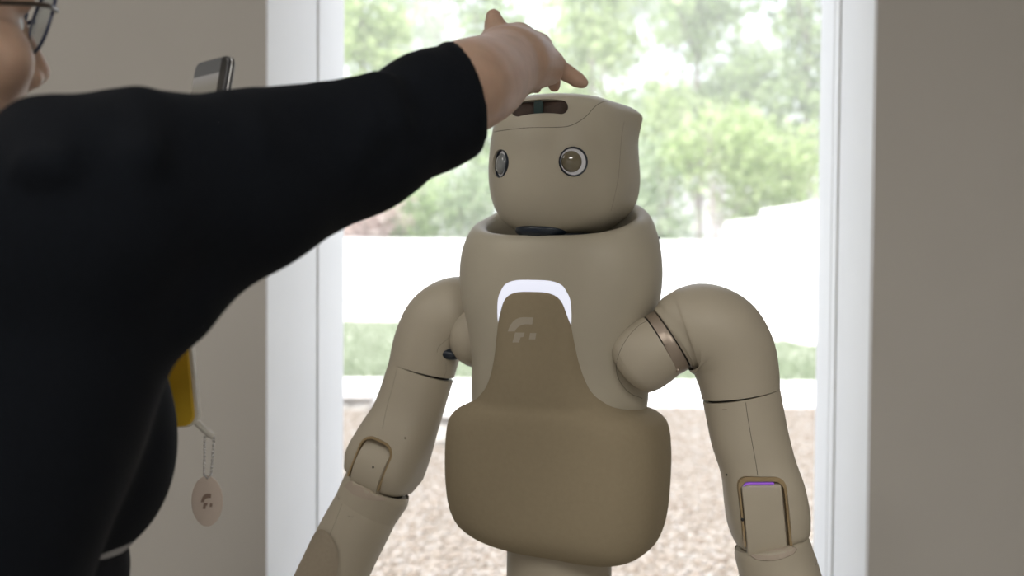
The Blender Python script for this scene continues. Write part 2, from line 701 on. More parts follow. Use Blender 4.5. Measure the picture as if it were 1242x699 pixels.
_n.links.new(_mul.outputs[0], _b.inputs['Emission Color'])
_b.inputs['Emission Strength'].default_value = 1.0

# ------------------------------------------------------------------ room
RX0, RX1, RY0, RY1, RZ = -2.8, 3.0, -2.6, 2.40, 2.9
XL = (322 - 621) / 1500 * 2.40          # left edge of the opening
XR = (1059 - 621) / 1500 * 2.40
DT = 2.55                               # door head height
structure(link('floor', box((RX0, RY0, -0.12), (RX1, 3.02, 0.0)), M_floor, smooth=0))
structure(link('ceiling', box((RX0, RY0, RZ), (RX1, 3.02, RZ + 0.15)), M_ceil, smooth=0))
fw = bmesh.new()
box((RX0, 2.40, 0), (XL, 2.42, RZ), bm=fw)
box((RX0, 2.42, 0), (XL - 0.02, 3.0, RZ), bm=fw)
box((XR, 2.40, 0), (RX1, 2.42, RZ), bm=fw)
box((XR + 0.10, 2.42, 0), (RX1, 3.0, RZ), bm=fw)
box((XL - 0.02, 2.40, DT + 0.02), (XR + 0.10, 3.0, RZ), bm=fw)
structure(link('wall_front', fw, M_wall, smooth=0))
structure(link('wall_left', box((RX0 - 0.15, RY0, 0), (RX0, 3.0, RZ)), M_wall, smooth=0))
structure(link('wall_right', box((RX1, RY0, 0), (RX1 + 0.15, 3.0, RZ)), M_wall, smooth=0))
structure(link('wall_back', box((RX0, RY0 - 0.15, 0), (RX1, RY0, RZ)), M_wall, smooth=0))
# white reveals and the door frame set in them
def jamb(name, poly):
    structure(link(name, prism(poly, 0, DT, 0.003), M_trim, smooth=0))
xa = lambda px, D: (px - 621) / 1500 * D
jamb('trim_1', [(XL, 2.42), (xa(384, 2.74), 2.74), (XL - 0.02, 2.74), (XL - 0.02, 2.42)])
jamb('trim_2', [(xa(386.5, 2.75), 2.75), (xa(417, 3.0), 3.0), (XL - 0.02, 3.0), (XL - 0.02, 2.75)])
jamb('trim_3', [(XR, 2.42), (XR + 0.10, 2.42), (XR + 0.10, 2.72), (xa(1016, 2.72), 2.72)])
jamb('trim_4', [(xa(1013, 2.725), 2.725), (XR + 0.10, 2.725), (XR + 0.10, 2.80), (xa(1008, 2.80), 2.80)])
jamb('trim_5', [(xa(1007, 2.802), 2.802), (XR + 0.10, 2.802), (XR + 0.10, 3.0), (xa(991, 3.0), 3.0)])
structure(link('trim_6', box((XL - 0.02, 2.40, DT), (XR + 0.10, 3.0, DT + 0.02)), M_trim, smooth=0))

for i, (x, y, w) in enumerate(FILL_LAMPS):
    t = thing('ceiling_light', ['square ceiling light panel behind the camera on the left',
                                'square ceiling light panel behind the camera on the right',
                                'square ceiling light panel above the person'][i], 'ceiling light', (x, y, RZ - 0.03))
    fr = bmesh.new()
    h0, h1 = .50, .46
    for a, b in (((-h0, -h0), (h0, -h1)), ((-h0, h1), (h0, h0)), ((-h0, -h1), (-h1, h1)), ((h1, -h1), (h0, h1))):
        box((x + a[0], y + a[1], RZ - 0.03), (x + b[0], y + b[1], RZ), bm=fr)
    link('frame', fr, M_lampframe, t, smooth=0)
    link('diffuser', box((x - h1, y - h1, RZ - 0.012), (x + h1, y + h1, RZ - 0.002)), M_diffuser, t, smooth=0)
    ld = bpy.data.lights.new('panel_light', 'AREA')
    ld.energy = w
    ld.size = 0.90
    ld.color = (1.0, 0.965, 0.91)
    lo = bpy.data.objects.new('panel_light', ld)
    COL.objects.link(lo)
    lo.parent = t
    lo.location = (0, 0, 0.014)

# ------------------------------------------------------------------ outdoors: ground and walls
structure(link('ground', box((-30, 3.02, -0.30), (30, 90, -0.06)), M_pave, smooth=0))
# gravel yard
STONES = ((405, 452, 10.9, 0.10, 'pale stone block beside the left doorpost at the gravel edge'),
          (462, 520, 10.2, 0.13, 'grey stone block behind the robot forearm at the gravel edge'),
          (508, 600, 9.0, 0.20, 'grey stone block between the robot upper arm and abdomen'))
structure(link('gravel_bed', box((-9, 3.02, -0.06), (9, 11.3, -0.012)), M_gravelbase, smooth=0))
N = 42000
t_ = rng.random(N)
gy = 4.6 + (11.25 - 4.6) * t_ ** 1.0
gx = (rng.random(N) * 2 - 1) * (0.34 * gy + 0.2)
base = bmesh.new()
bmesh.ops.create_icosphere(base, subdivisions=1, radius=1)
bv = np.array([v.co[:] for v in base.verts])
bf = np.array([[v.index for v in f.verts] for f in base.faces])
base.free()
keep = np.ones(N, bool)
for (q0, q1, D_, h_, w_) in STONES:
    keep &= ~((gx > xa(q0, D_) - .04) & (gx < xa(q1, D_) + .04) & (gy > D_ - .05) & (gy < D_ + .5))
gx, gy = gx[keep], gy[keep]
N = len(gx)
sz = rng.uniform(0.007, 0.016, N)
sc = np.stack([sz * rng.uniform(.8, 1.4, N), sz * rng.uniform(.8, 1.4, N), sz * rng.uniform(.5, .8, N)], 1)
ang = rng.random(N) * 2 * PI
jit = 1 + 0.25 * (rng.random((N, len(bv), 1)) - 0.5)
P = bv[None] * sc[:, None, :] * jit
c, s = np.cos(ang)[:, None], np.sin(ang)[:, None]
PX = P[..., 0] * c - P[..., 1] * s + gx[:, None]
PY = P[..., 0] * s + P[..., 1] * c + gy[:, None]
PZ = P[..., 2] + (-0.010 + sc[:, 2] * 0.5)[:, None]
V = np.stack([PX, PY, PZ], -1).reshape(-1, 3)
F = (bf[None] + (np.arange(N) * len(bv))[:, None, None]).reshape(-1, 3)
M_pebble = bpy.data.materials.new('pebbles')
M_pebble.use_nodes = True
_n = M_pebble.node_tree
_geo = _n.nodes.new('ShaderNodeNewGeometry')
_r = _n.nodes.new('ShaderNodeValToRGB')
_r.color_ramp.elements[0].color = (0.17, 0.135, 0.105, 1)
_r.color_ramp.elements[1].color = (0.35, 0.34, 0.325, 1)
for pos, colr in ((0.15, (0.235, 0.195, 0.16, 1)), (0.5, (0.275, 0.245, 0.21, 1)), (0.8, (0.315, 0.29, 0.265, 1))):
    _e = _r.color_ramp.elements.new(pos)
    _e.color = colr
_n.links.new(_geo.outputs['Random Per Island'], _r.inputs[0])
_n.links.new(_r.outputs[0], _n.nodes['Principled BSDF'].inputs['Base Color'])
_n.nodes['Principled BSDF'].inputs['Roughness'].default_value = 0.85
g = link('gravel', raw_mesh('gravel', V, F), M_pebble, smooth=180)
tag(g, 'loose beige and white pebbles covering the yard outside', 'gravel', kind='stuff')

# lawn
structure(link('lawn_bed', prism([(-12, 13.55), (5.0, 13.55), (5.0, 17.5), (2.6, 24.0), (-12, 24.0)], -0.06, -0.005), M_lawn, smooth=0))
NB = 26000
ly = 13.6 + 10.3 * rng.random(NB) ** 1.3
lx = (rng.random(NB) * 2 - 1) * 0.3 * ly
ok = ~((ly > 17.5) & (lx > 5.0 - (ly - 17.5) * 2.4 / 6.5)) & (lx < 4.95)
lx, ly = lx[ok], ly[ok]
NB = len(lx)
a = rng.random(NB) * 2 * PI
hb = rng.uniform(0.03, 0.075, NB)
wdt = 0.012
V = np.zeros((NB, 3, 3))
V[:, 0] = np.stack([lx - wdt * np.cos(a), ly - wdt * np.sin(a), np.full(NB, -0.006)], 1)
V[:, 1] = np.stack([lx + wdt * np.cos(a), ly + wdt * np.sin(a), np.full(NB, -0.006)], 1)
V[:, 2] = np.stack([lx + rng.normal(0, .02, NB), ly + rng.normal(0, .02, NB), hb], 1)
M_grass = leaf_mat('grass_blade', (0.22, 0.275, 0.175), (0.34, 0.37, 0.295), 0.4)
g = link('grass', raw_mesh('grass', V.reshape(-1, 3), np.arange(NB * 3).reshape(-1, 3)), M_grass, smooth=0)
tag(g, 'short pale green grass of the lawn beyond the gravel', 'grass', kind='stuff')

# low garden wall, stepped side wall
gw = link('garden_wall', box((-16, 34.0, -0.06), (5.9, 34.3, 1.66), 0.02), M_white, smooth=0)
tag(gw, 'long low white garden wall in front of the trees', 'wall')
sw = thing('stepped_wall', 'white stepped garden wall rising towards the right doorpost', 'wall', (5.95, 29, -0.06))
for (y0, y1, z) in ((29.2, 33.98, 2.19), (23.6, 29.18, 2.36), (18.0, 23.58, 2.52)):
    link('wall_section', box((5.82, y0, -0.06), (6.14, y1, z), 0.02), M_white, sw, smooth=0)
# thin dark strip along the foot of the far wall
lg = link('stone_edging', box((-9.0, 33.1, -0.06), (-3.0, 33.4, 0.03), 0.03), M_strip, smooth=0)
tag(lg, 'thin grey stone edging at the foot of the low white wall', 'edging')


def rough_block(lo, hi, seed, amp=0.02):
    bm = box(lo, hi, 0.03, seg=2)
    bmesh.ops.subdivide_edges(bm, edges=bm.edges, cuts=2, use_grid_fill=True)
    r = random.Random(seed)
    for v in bm.verts:
        v.co += Vector((r.uniform(-amp, amp), r.uniform(-amp, amp), r.uniform(-amp, amp)))
    return bm


path = thing('paved_path', 'pale paved path between the gravel and the lawn', 'path', (0, 12.4, -0.06))
x = -9.0
k = 0
while x < 8.6:
    w_ = 0.9 + 0.25 * rng.random()
    link('paving_slab', box((x, 11.34, -0.06), (x + w_ - 0.02, 12.42, 0.0 + 0.006 * rng.random()), 0.008), M_slab, path, smooth=0)
    link('paving_slab', box((x - 0.3, 12.44, -0.06), (x - 0.3 + w_ - 0.02, 13.52, 0.0 + 0.006 * rng.random()), 0.008), M_slab, path, smooth=0)
    x += w_
for (px0, px1, D, h, lab) in STONES:
    x0, x1 = xa(px0, D), xa(px1, D)
    tb = thing('stone_block', lab, 'stone', ((x0 + x1) / 2, D + 0.2, -0.02), )
    link('stone', rough_block((x0 + 0.02, D + 0.02, -0.03), (x1 - 0.02, D + 0.42, h), int(px0)), M_stone, tb, smooth=60)
    link('slab', box((x0, D - 0.02, h), (x1, D + 0.46, h + 0.10), 0.012), M_slab, tb, smooth=0)

# ------------------------------------------------------------------ trees
LM = [leaf_mat('leaf_mid', (0.17, 0.28, 0.08), (0.66, 0.80, 0.46), 0.5),
      leaf_mat('leaf_light', (0.25, 0.37, 0.11), (0.76, 0.86, 0.52), 0.55),
      leaf_mat('leaf_grey', (0.22, 0.33, 0.17), (0.70, 0.79, 0.58), 0.5),
      leaf_mat('leaf_dark', (0.12, 0.22, 0.07), (0.58, 0.70, 0.40), 0.5),
      leaf_mat('leaf_pink', (0.50, 0.38, 0.34), (0.82, 0.72, 0.67), 0.5)]


def leaves(crown, n, size, seed, clumps=70, spread=0.36):
    """crown: list of (centre, radii); returns leaf quads, each its own island"""
    r = np.random.default_rng(seed)
    cen = []
    for (c_, rad) in crown:
        k_ = max(4, int(clumps * rad[0] * rad[2] / sum(q[1][0] * q[1][2] for q in crown)))
        d = r.normal(size=(k_, 3))
        d /= np.linalg.norm(d, axis=1)[:, None]
        d *= r.random((k_, 1)) ** (1 / 2.2)
        cen.append(np.array(c_) + d * np.array(rad))
    cen = np.concatenate(cen)
    w = r.random(len(cen)) ** 0.7 + 0.2
    pick = r.choice(len(cen), n, p=w / w.sum())
    p = cen[pick] + r.normal(0, spread, (n, 3)) * np.array([1, 1, 0.7])
    u = r.normal(size=(n, 3))
    u /= np.linalg.norm(u, axis=1)[:, None]
    v = np.cross(u, r.normal(size=(n, 3)))
    v /= np.linalg.norm(v, axis=1)[:, None]
    s_ = size * r.uniform(0.6, 1.3, (n, 1))
    q = np.stack([p - u * s_, p + v * s_ * .55, p + u * s_, p - v * s_ * .55], 1)
    return raw_mesh('foliage', q.reshape(-1, 3), np.arange(n * 4).reshape(-1, 4))


def tree(name, label, x, y, h, crown, n, m, bark, seed, stems=1, r0=0.14, size=0.13, clumps=70, cat='tree', group=None):
    t = thing(name, label, cat, (x, y, -0.06), group)
    r = random.Random(seed)
    for k in range(stems):
        bm = bmesh.new()
        dx, dy = ((k - (stems - 1) / 2) * .55 * (1 if h > 3 else .5) + r.uniform(-.2, .2), r.uniform(-.5, .5)) if stems > 1 else (r.uniform(-.4, .4), r.uniform(-.3, .3))
        top = Vector((x + dx, y + dy, h))
        pts = [(Vector((x + (k - (stems - 1) / 2) * r0 * 1.6, y, -0.08)), r0),
               (Vector((x + dx * .45 + r.uniform(-.08, .08), y + dy * .4, h * .4)), r0 * .75),
               (Vector((x + dx * .8, y + dy * .8, h * .75)), r0 * .5), (top, r0 * .15)]
        Tube(pts, world=True, sub=4, seg=8).bm(bm)
        for b in range(4):
            f = r.uniform(.35, .8)
            p0 = Vector((x + dx * f, y + dy * f, h * f))
            a_ = r.uniform(0, 2 * PI)
            L = h * r.uniform(.12, .25)
            Tube([(p0, r0 * .4), (p0 + Vector((math.cos(a_) * L * .5, math.sin(a_) * L * .5, L * .4)), r0 * .25),
                  (p0 + Vector((math.cos(a_) * L, math.sin(a_) * L, L)), r0 * .08)], world=True, sub=3, seg=6).bm(bm)
        link('trunk', bm, bark, t, smooth=60)
    fo = link('foliage', leaves(crown, int(n * .56), size * 1.38, seed, clumps), m, t, smooth=0)
    fo['kind'] = 'stuff'
    return t


def crown_px(specs):
    out = []
    for (px, py, D, rx, rz) in specs:
        p = at(px, py, D)
        out.append((tuple(p), (rx, rx * .7, rz)))
    return out


def tree_px(name, label, px, D, top_py, specs, n, mi, bark, seed, **k):
    b = at(px, 300, D)
    top = at(px, top_py, D).z
    tree(name, label, b.x, D, top, crown_px([(a_, b_, D + o_, r1, r2) for a_, b_, o_, r1, r2 in specs]), n, LM[mi], bark, seed, **k)


tree_px('broadleaf_tree', 'tall light green tree beyond the wall beside the left doorpost', 440, 42, -60,
        [(440, 60, 0, 1.9, 2.6), (470, 160, 0, 1.6, 2.2), (430, -70, 0, 2.0, 1.8)], 9500, 1, M_barkd, 11, clumps=150)
tree_px('broadleaf_tree', 'green tree behind the raised hand, thin crowned with white sky gaps', 575, 46, -70,
        [(550, 120, 0, 1.9, 2.0), (610, 40, 0, 1.7, 1.8), (600, 190, 0, 1.6, 1.8), (560, -50, 0, 2.4, 1.4)], 7500, 0, M_bark, 12, clumps=150)
tree_px('broadleaf_tree', 'mid green tree above the back of the robot head', 720, 44, -70,
        [(715, 40, 0, 1.7, 1.8), (680, 120, 0, 1.4, 1.6), (790, 160, 0, 1.9, 1.6), (750, -30, 0, 2.6, 1.3)], 8500, 1, M_bark, 13, clumps=150)
tree_px('broadleaf_tree', 'tall airy tree with sky gaps between the robot head and the right doorpost', 850, 48, -60,
        [(850, 30, 0, 2.0, 1.3), (840, 150, 0, 2.4, 1.5), (910, 110, 0, 1.8, 1.6), (880, -30, 0, 3.0, 1.2)], 8500, 0, M_barkd, 14, clumps=170)
tree_px('broadleaf_tree', 'darker green tree beside the right doorpost', 965, 45, -40,
        [(965, 150, 0, 1.5, 2.2), (975, 50, 0, 1.6, 1.6), (930, 190, 0, 1.6, 1.6), (970, -30, 0, 2.2, 1.3)], 7500, 3, M_barkd, 15, clumps=150)
tree_px('pale_stemmed_tree', 'small pale multi-stemmed tree rising behind the low wall at the steps', 862, 37.5, 130,
        [(870, 165, 0, 1.6, 0.9), (835, 195, 0, 1.1, 0.8), (910, 195, 0, 1.0, 0.8)], 3000, 1, M_bark, 16, stems=4, r0=0.06, size=0.10, clumps=70)
tree_px('pine_tree', 'far pale trunked tree seen just right of the robot head top', 728, 56, -60,
        [(745, -10, 0, 2.8, 2.0), (715, 80, 0, 2.0, 1.8)], 4000, 2, M_bark, 17, r0=0.18, clumps=120)
tree_px('pine_tree', 'far pale trunked tree seen further right in the sky gap', 812, 60, -60,
        [(830, 0, 0, 3.2, 2.0), (900, 90, 0, 2.8, 1.6)], 5000, 2, M_bark, 18, r0=0.18, clumps=140)
tree_px('pine_tree', 'far pale trunked tree behind the outstretched arm', 510, 58, -60,
        [(500, 10, 0, 2.8, 2.0), (540, 90, 0, 2.2, 1.8)], 4000, 2, M_bark, 19, r0=0.18, clumps=120)
# understorey shrubs along the wall
for i, (px, py, D, rx, rz, mi, lab) in enumerate((
        (442, 262, 36.2, 0.75, 0.7, 4, 'pinkish shrub over the low wall beside the left doorpost'),
        (500, 245, 37.0, 1.1, 1.2, 0, 'green shrub over the low wall under the outstretched arm'),
        (572, 240, 37.5, 1.1, 1.3, 2, 'grey green shrub over the low wall left of the robot collar'),
        (650, 215, 38.0, 1.6, 1.6, 0, 'green shrub over the low wall hidden behind the robot head'),
        (800, 225, 37.8, 1.0, 1.4, 2, 'grey green shrub over the low wall right of the robot head'),
        (910, 215, 38.5, 1.2, 1.3, 1, 'light green shrub above the first wall step'),
        (968, 200, 38.0, 1.1, 1.4, 1, 'yellow green shrub above the second wall step'),
        (740, 190, 39.0, 1.6, 1.6, 2, 'tall grey green shrub close behind the robot head on the right'),
        (480, 190, 39.0, 1.6, 1.5, 1, 'tall light green shrub behind the shrubs under the arm'))):
    c_ = at(px, py, D)
    tree('shrub', lab, c_.x, D, c_.z + rz * .6, [((c_.x, D, c_.z), (rx, rx * .8, rz)), ((c_.x + .1, D, c_.z * .45), (rx * .9, rx * .7, c_.z * .45))],
         3800, LM[mi], M_barkd, 40 + i, stems=3, r0=0.04, size=0.085, clumps=110, cat='shrub')

# thin bright haze standing among the trees
M_haze = bpy.data.materials.new('haze')
M_haze.use_nodes = True
_n = M_haze.node_tree
_n.nodes.clear()
_o = _n.nodes.new('ShaderNodeOutputMaterial')
_v = _n.nodes.new('ShaderNodeVolumeScatter')
_v.inputs['Density'].default_value = 0.021
_v.inputs['Anisotropy'].default_value = 0.0
_n.links.new(_v.outputs[0], _o.inputs['Volume'])
hz = link('haze', box((-32, 24.5, -0.05), (32, 72, 16)), M_haze, smooth=0)
tag(hz, 'thin bright haze hanging among the far trees', 'haze', kind='stuff')

# ------------------------------------------------------------------ robot
RD = 1.72
YAW = math.radians(22)
RC = at(680, 400, RD)
RC.z = 0
robot = thing('humanoid_robot', 'cream and tan humanoid robot with round lens eyes standing in the doorway', 'robot', (RC.x, RD, 0))
S_ = RD / FPX


def frame(yaw, cx, D, s=None):
    c_ = at(cx, 300, D)
    fw = Vector((-math.sin(yaw), -math.cos(yaw), 0))
    rt = Vector((math.cos(yaw), -math.sin(yaw), 0))
    s = s or D / FPX

    def T(xl, yf, py):
        p = Vector((c_.x, D, 0)) + rt * (xl * s) + fw * (yf * s)
        p.z = at(cx, py, D).z
        return p
    return T, rt, fw


T, RT, FW = frame(YAW, 680, RD)




def srow(hw, front, back, n, zf, seg=96, T=T, cy=0.0):
    r = []
    for k in range(seg):
        a_ = 2 * PI * k / seg
        ca, sa = math.cos(a_), math.sin(a_)
        x_ = hw * sgnpow(ca, 2 / n)
        y_ = cy + (front if sa >= 0 else back) * sgnpow(sa, 2 / n)
        r.append(T(x_, y_, zf(sa, ca)))
    return r


def interp_rows(rows, sub):
    return [tuple(r) for r in catmull(rows, sub)]


def lift(sa):
    return 50 * ((1 - sa) / 2) ** 1.25


# chest shell with open collar          py,  hw, front, back, n, collar weight
chest_rows = interp_rows([
    (520, 84, 66, 64, 2.2, 0), (502, 100, 80, 74, 2.2, 0), (490, 107, 86, 78, 2.2, 0), (470, 109, 88, 80, 2.2, 0), (440, 107, 89, 84, 2.25, 0), (400, 112, 92, 87, 2.3, 0),
    (365, 120.5, 93.5, 88, 2.35, 0), (335, 123.5, 93, 88, 2.4, .08), (313, 121, 91.5, 87, 2.4, .4), (301, 116, 89, 84, 2.4, .7),
    (293, 110.5, 85.5, 81, 2.4, .9), (288.5, 104.5, 81.5, 77, 2.4, 1), (286.5, 98, 77, 72, 2.4, 1), (288.5, 92, 72, 67, 2.35, 1),
    (295, 88, 68, 63, 2.3, 1), (305, 84, 64, 60, 2.3, .95), (330, 78, 60, 56, 2.2, .7)], 4)
rings = []
for (py, hw, f, b, n, w) in chest_rows:
    rings.append(srow(hw, f, b, n, lambda sa, ca, py=py, w=w: py - w * lift(sa)))
chest = link('chest_shell', loft(rings), M_shell, robot, smooth=50)

# abdomen cover: soft body whose tongue runs up the breast     py, hw, cy, h(front), back, n
ab_rows = interp_rows([
    (350.5, 24, 70, 24, 20, 3.0), (352, 33, 70, 26.5, 20, 3.2), (356, 40, 70, 27.6, 20, 3.4), (364, 45, 70, 28, 20, 3.4), (380, 47.5, 70, 28, 20, 3.4), (405, 50, 69, 28.5, 20, 3.4),
    (430, 54.0, 66, 31, 22, 3.2), (450, 61, 58, 38, 30, 3.0), (465, 71, 46, 49, 45, 2.8), (476, 83, 32, 62, 60, 2.7),
    (484, 93, 22, 71, 68, 2.7), (490, 106, 14, 80, 76, 2.8), (497, 119, 7, 90, 82, 3.0), (511, 129.5, 2, 97, 86, 3.2), (540, 133, 0, 100, 88, 3.3),
    (580, 132.5, 0, 101, 88, 3.3), (615, 129, 0, 99, 86, 3.3), (637, 122, 0, 95, 82, 3.3), (650, 113, 0, 88, 76, 3.2),
    (659, 99, 0, 78, 67, 3.1), (664, 80, 0, 64, 54, 3.0), (666, 55, 0, 46, 40, 2.8)], 4)


def belly(py):
    w = min(1.0, max(0.0, (py - 560) / 90.0))
    return lambda sa, ca: py + w * (10 * ca - 2)


rings = [srow(hw, h_, b, n, belly(py), cy=cy) for (py, hw, cy, h_, b, n) in ab_rows]
notch = ellipsoid(at(645, 662, 1.70), (.066, .150, .0175), Matrix((RT, FW, Vector((0, 0, 1)))).transposed())
abdomen = link('abdomen_cover', bool_diff(loft(rings), notch), M_fabric, robot, smooth=50)

# glowing arch around the head of the tongue
halo_rows = interp_rows([
    (337, 24, 70, 21.5, 20, 3.0), (338.5, 36, 70, 24, 20, 3.2), (343, 44, 70, 25.2, 20, 3.4), (351, 49, 70, 25.5, 20, 3.4),
    (362, 52, 70, 25.6, 20, 3.4), (378, 52, 70, 25, 20, 3.4), (392, 51.2, 69.5, 24, 20, 3.4), (404, 50, 69, 22, 20, 3.4), (414, 47, 68, 18, 20, 3.4)], 4)
rings = [srow(hw, h_, b, n, lambda sa, ca, py=py: py, cy=cy) for (py, hw, cy, h_, b, n) in halo_rows]
halo = link('light_arch', loft(rings), M_halo, robot, smooth=50)
halo['label'] = 'glowing white light arch'

# waist
wc = T(0, -4, 660)
col_way = [(Vector((wc.x, wc.y, z)), r) for z, r in ((1.10, .070), (1.045, .0735), (0.95, .0735), (0.86, .0735))]
link('waist_column', tube(col_way, world=True, sub=2, seg=48), M_arm, robot)
link('waist_flange', tube([(Vector((wc.x, wc.y, z)) + FW * .006, r) for z, r in ((1.09, .06), (1.066, .0745), (1.0535, .0745), (1.0515, .0715))], world=True, sub=1, seg=64), M_shell, robot)
# pelvis, legs and feet (below the frame)
link('pelvis', tube([(Vector((wc.x, wc.y, z)), r) for z, r in ((0.88, .09), (0.84, .135), (0.76, .14), (0.70, .09))], world=True, sub=4, seg=32), M_shell, robot)
for s in (-1, 1):
    h0 = Vector((wc.x, wc.y, 0.76)) + RT * (s * .10)
    ft = Vector((wc.x, wc.y, 0.0)) + RT * (s * .13)
    link('leg', tube([(h0, .085), (h0.lerp(ft, .3), .078), (h0.lerp(ft, .55) + FW * .02, .062), (h0.lerp(ft, .75), .055), (ft + Vector((0, 0, .07)), .04)], world=True, sub=5, seg=24), M_shell, robot)
    foot = bmesh.new()
    ax = Matrix((RT, FW, Vector((0, 0, 1)))).transposed()
    ellipsoid(ft + FW * .05 + Vector((0, 0, .045)), (.052, .13, .045), ax, bm=foot)
    link('foot', foot, M_shell, robot)

# ---- head
HD = 1.70
HY = math.radians(33)
TH, HRT, HFW = frame(HY, 679, HD)
#        py, hw, front, rim hw, rim back, n
head_rows = interp_rows([
    (117.2, 20, 22, 18, 26, 2.06), (118, 38, 40, 34, 44, 2.06), (120.5, 52, 53, 48, 58, 2.06), (125, 63, 65, 62, 68, 2.06), (131, 70, 73.5, 70.5, 74, 2.06), (138, 75, 79, 75, 77, 2.06),
    (150, 79.5, 85, 74, 75, 2.06), (170, 83, 90.5, 71.5, 73, 2.06), (195, 85, 94, 73, 73, 2.06), (215, 85.3, 94.5, 74.5, 73, 2.06),
    (235, 83, 92.5, 73, 72, 2.06), (250, 78.5, 88.5, 69, 68, 2.06), (263, 71.5, 81.5, 62, 58, 2.06), (273, 62, 72, 52, 46, 2.06), (280, 51, 61, 42, 38, 2.06),
    (285, 36, 46, 30, 28, 2.06)], 4)
head_rows = [(r[0], r[1] * .972, r[2] * .985, r[3] * .965, r[4] * .965, r[5]) for r in head_rows]


def head_ring(py, hw, f, rh, rb, n, seg=96):
    pts = []
    half = seg // 2
    for k in range(half + 1):                      # front half, from right side round to left
        a_ = PI * k / half
        pts.append((hw * sgnpow(math.cos(a_), 2 / n), f * abs(math.sin(a_)) ** (2 / n)))
    L = []
    for k in range(1, 10):                         # left side back to the rim
        t = k / 10
        L.append((-(hw + (rh - hw) * t ** 1.5), -rb * t))
    rim = [(-rh, -rb), (-rh * .93, -rb - 3.5), (-rh * .5, -rb - 7), (0, -rb - 8), (rh * .5, -rb - 7), (rh * .93, -rb - 3.5), (rh, -rb)]
    Rr = [(-x_, y_) for x_, y_ in reversed(L)]
    pts += L + rim + Rr
    return [TH(x_, y_, py + 0) for x_, y_ in pts]


head_bm = loft([head_ring(*r) for r in head_rows])
# tilt the crown down to the back
pivot = TH(0, 0, 137)
for v in head_bm.verts:
    yf = (v.co - pivot).dot(HFW) / (HD / FPX)
    up = v.co.z - pivot.z
    if up > -0.02:
        w = min(1, (up + 0.02) / 0.03)
        v.co.z -= w * max(0, -yf) * 0.00003
head_me = to_mesh(head_bm, 'head_tmp')
tmp = bpy.data.objects.new('t', head_me)
COL.objects.link(tmp)
bv0 = bvh_of([tmp])


def pill(cx0, cy0, cx1, cy1, r, k=10):
    """pixel outline of a rounded slot"""
    a0 = math.atan2(cy1 - cy0, cx1 - cx0)
    out = []
    for i in range(k + 1):
        a_ = a0 + PI / 2 + PI * i / k
        out.append((cx0 + r * math.cos(a_), cy0 + r * math.sin(a_)))
    for i in range(k + 1):
        a_ = a0 - PI / 2 + PI * i / k
        out.append((cx1 + r * math.cos(a_), cy1 + r * math.sin(a_)))
    return out


SLOT = pill(628, 133, 680.5, 130, 8.6)
pc, nc = hit(bv0, 654, 134)
slot_pts = [hit(bv0, *p)[0] for p in SLOT]
mean = sum(slot_pts, Vector()) / len(slot_pts)
inward = (-HFW * -1.0) * -1.0
inward = (-HFW) * 0.90 + Vector((0, 0, -0.42))
inward.normalize()
cut_slot = extrude_outline([p - inward * 0.03 for p in slot_pts], inward * 0.040)
eyes = []
for (ex, ey) in ((695.5, 196.0), (605.0, 198.5)):
    p, n = hit(bv0, ex, ey)
    if ex < 640:
        n = Matrix.Rotation(math.radians(-12), 3, 'Z') @ n
        p = p - n * .0032
    eyes.append((p.copy(), n.copy()))
CHIN = at(657, 279, HD - .040)
AXHD = Matrix((HRT, HFW, Vector((0, 0, 1)))).transposed()
cutters = [cut_slot, ellipsoid(CHIN, (.036, .050, .0135), AXHD, seg=48)]
ER = 16.6 * HD / FPX
for p, n in eyes:
    cb = bmesh.new()
    q = n.to_track_quat('Z', 'Y').to_matrix().to_4x4()
    bmesh.ops.create_cone(cb, cap_ends=True, segments=48, radius1=ER, radius2=ER, depth=0.03, matrix=Matrix.Translation(p + n * 0.006) @ q)
    cutters.append(cb)
bm0 = bmesh.new()
bm0.from_mesh(head_me)
bpy.data.objects.remove(tmp)
head = link('head_shell', bool_diff(bm0, *cutters), M_shell, robot, smooth=40)
head_bvh = bv0
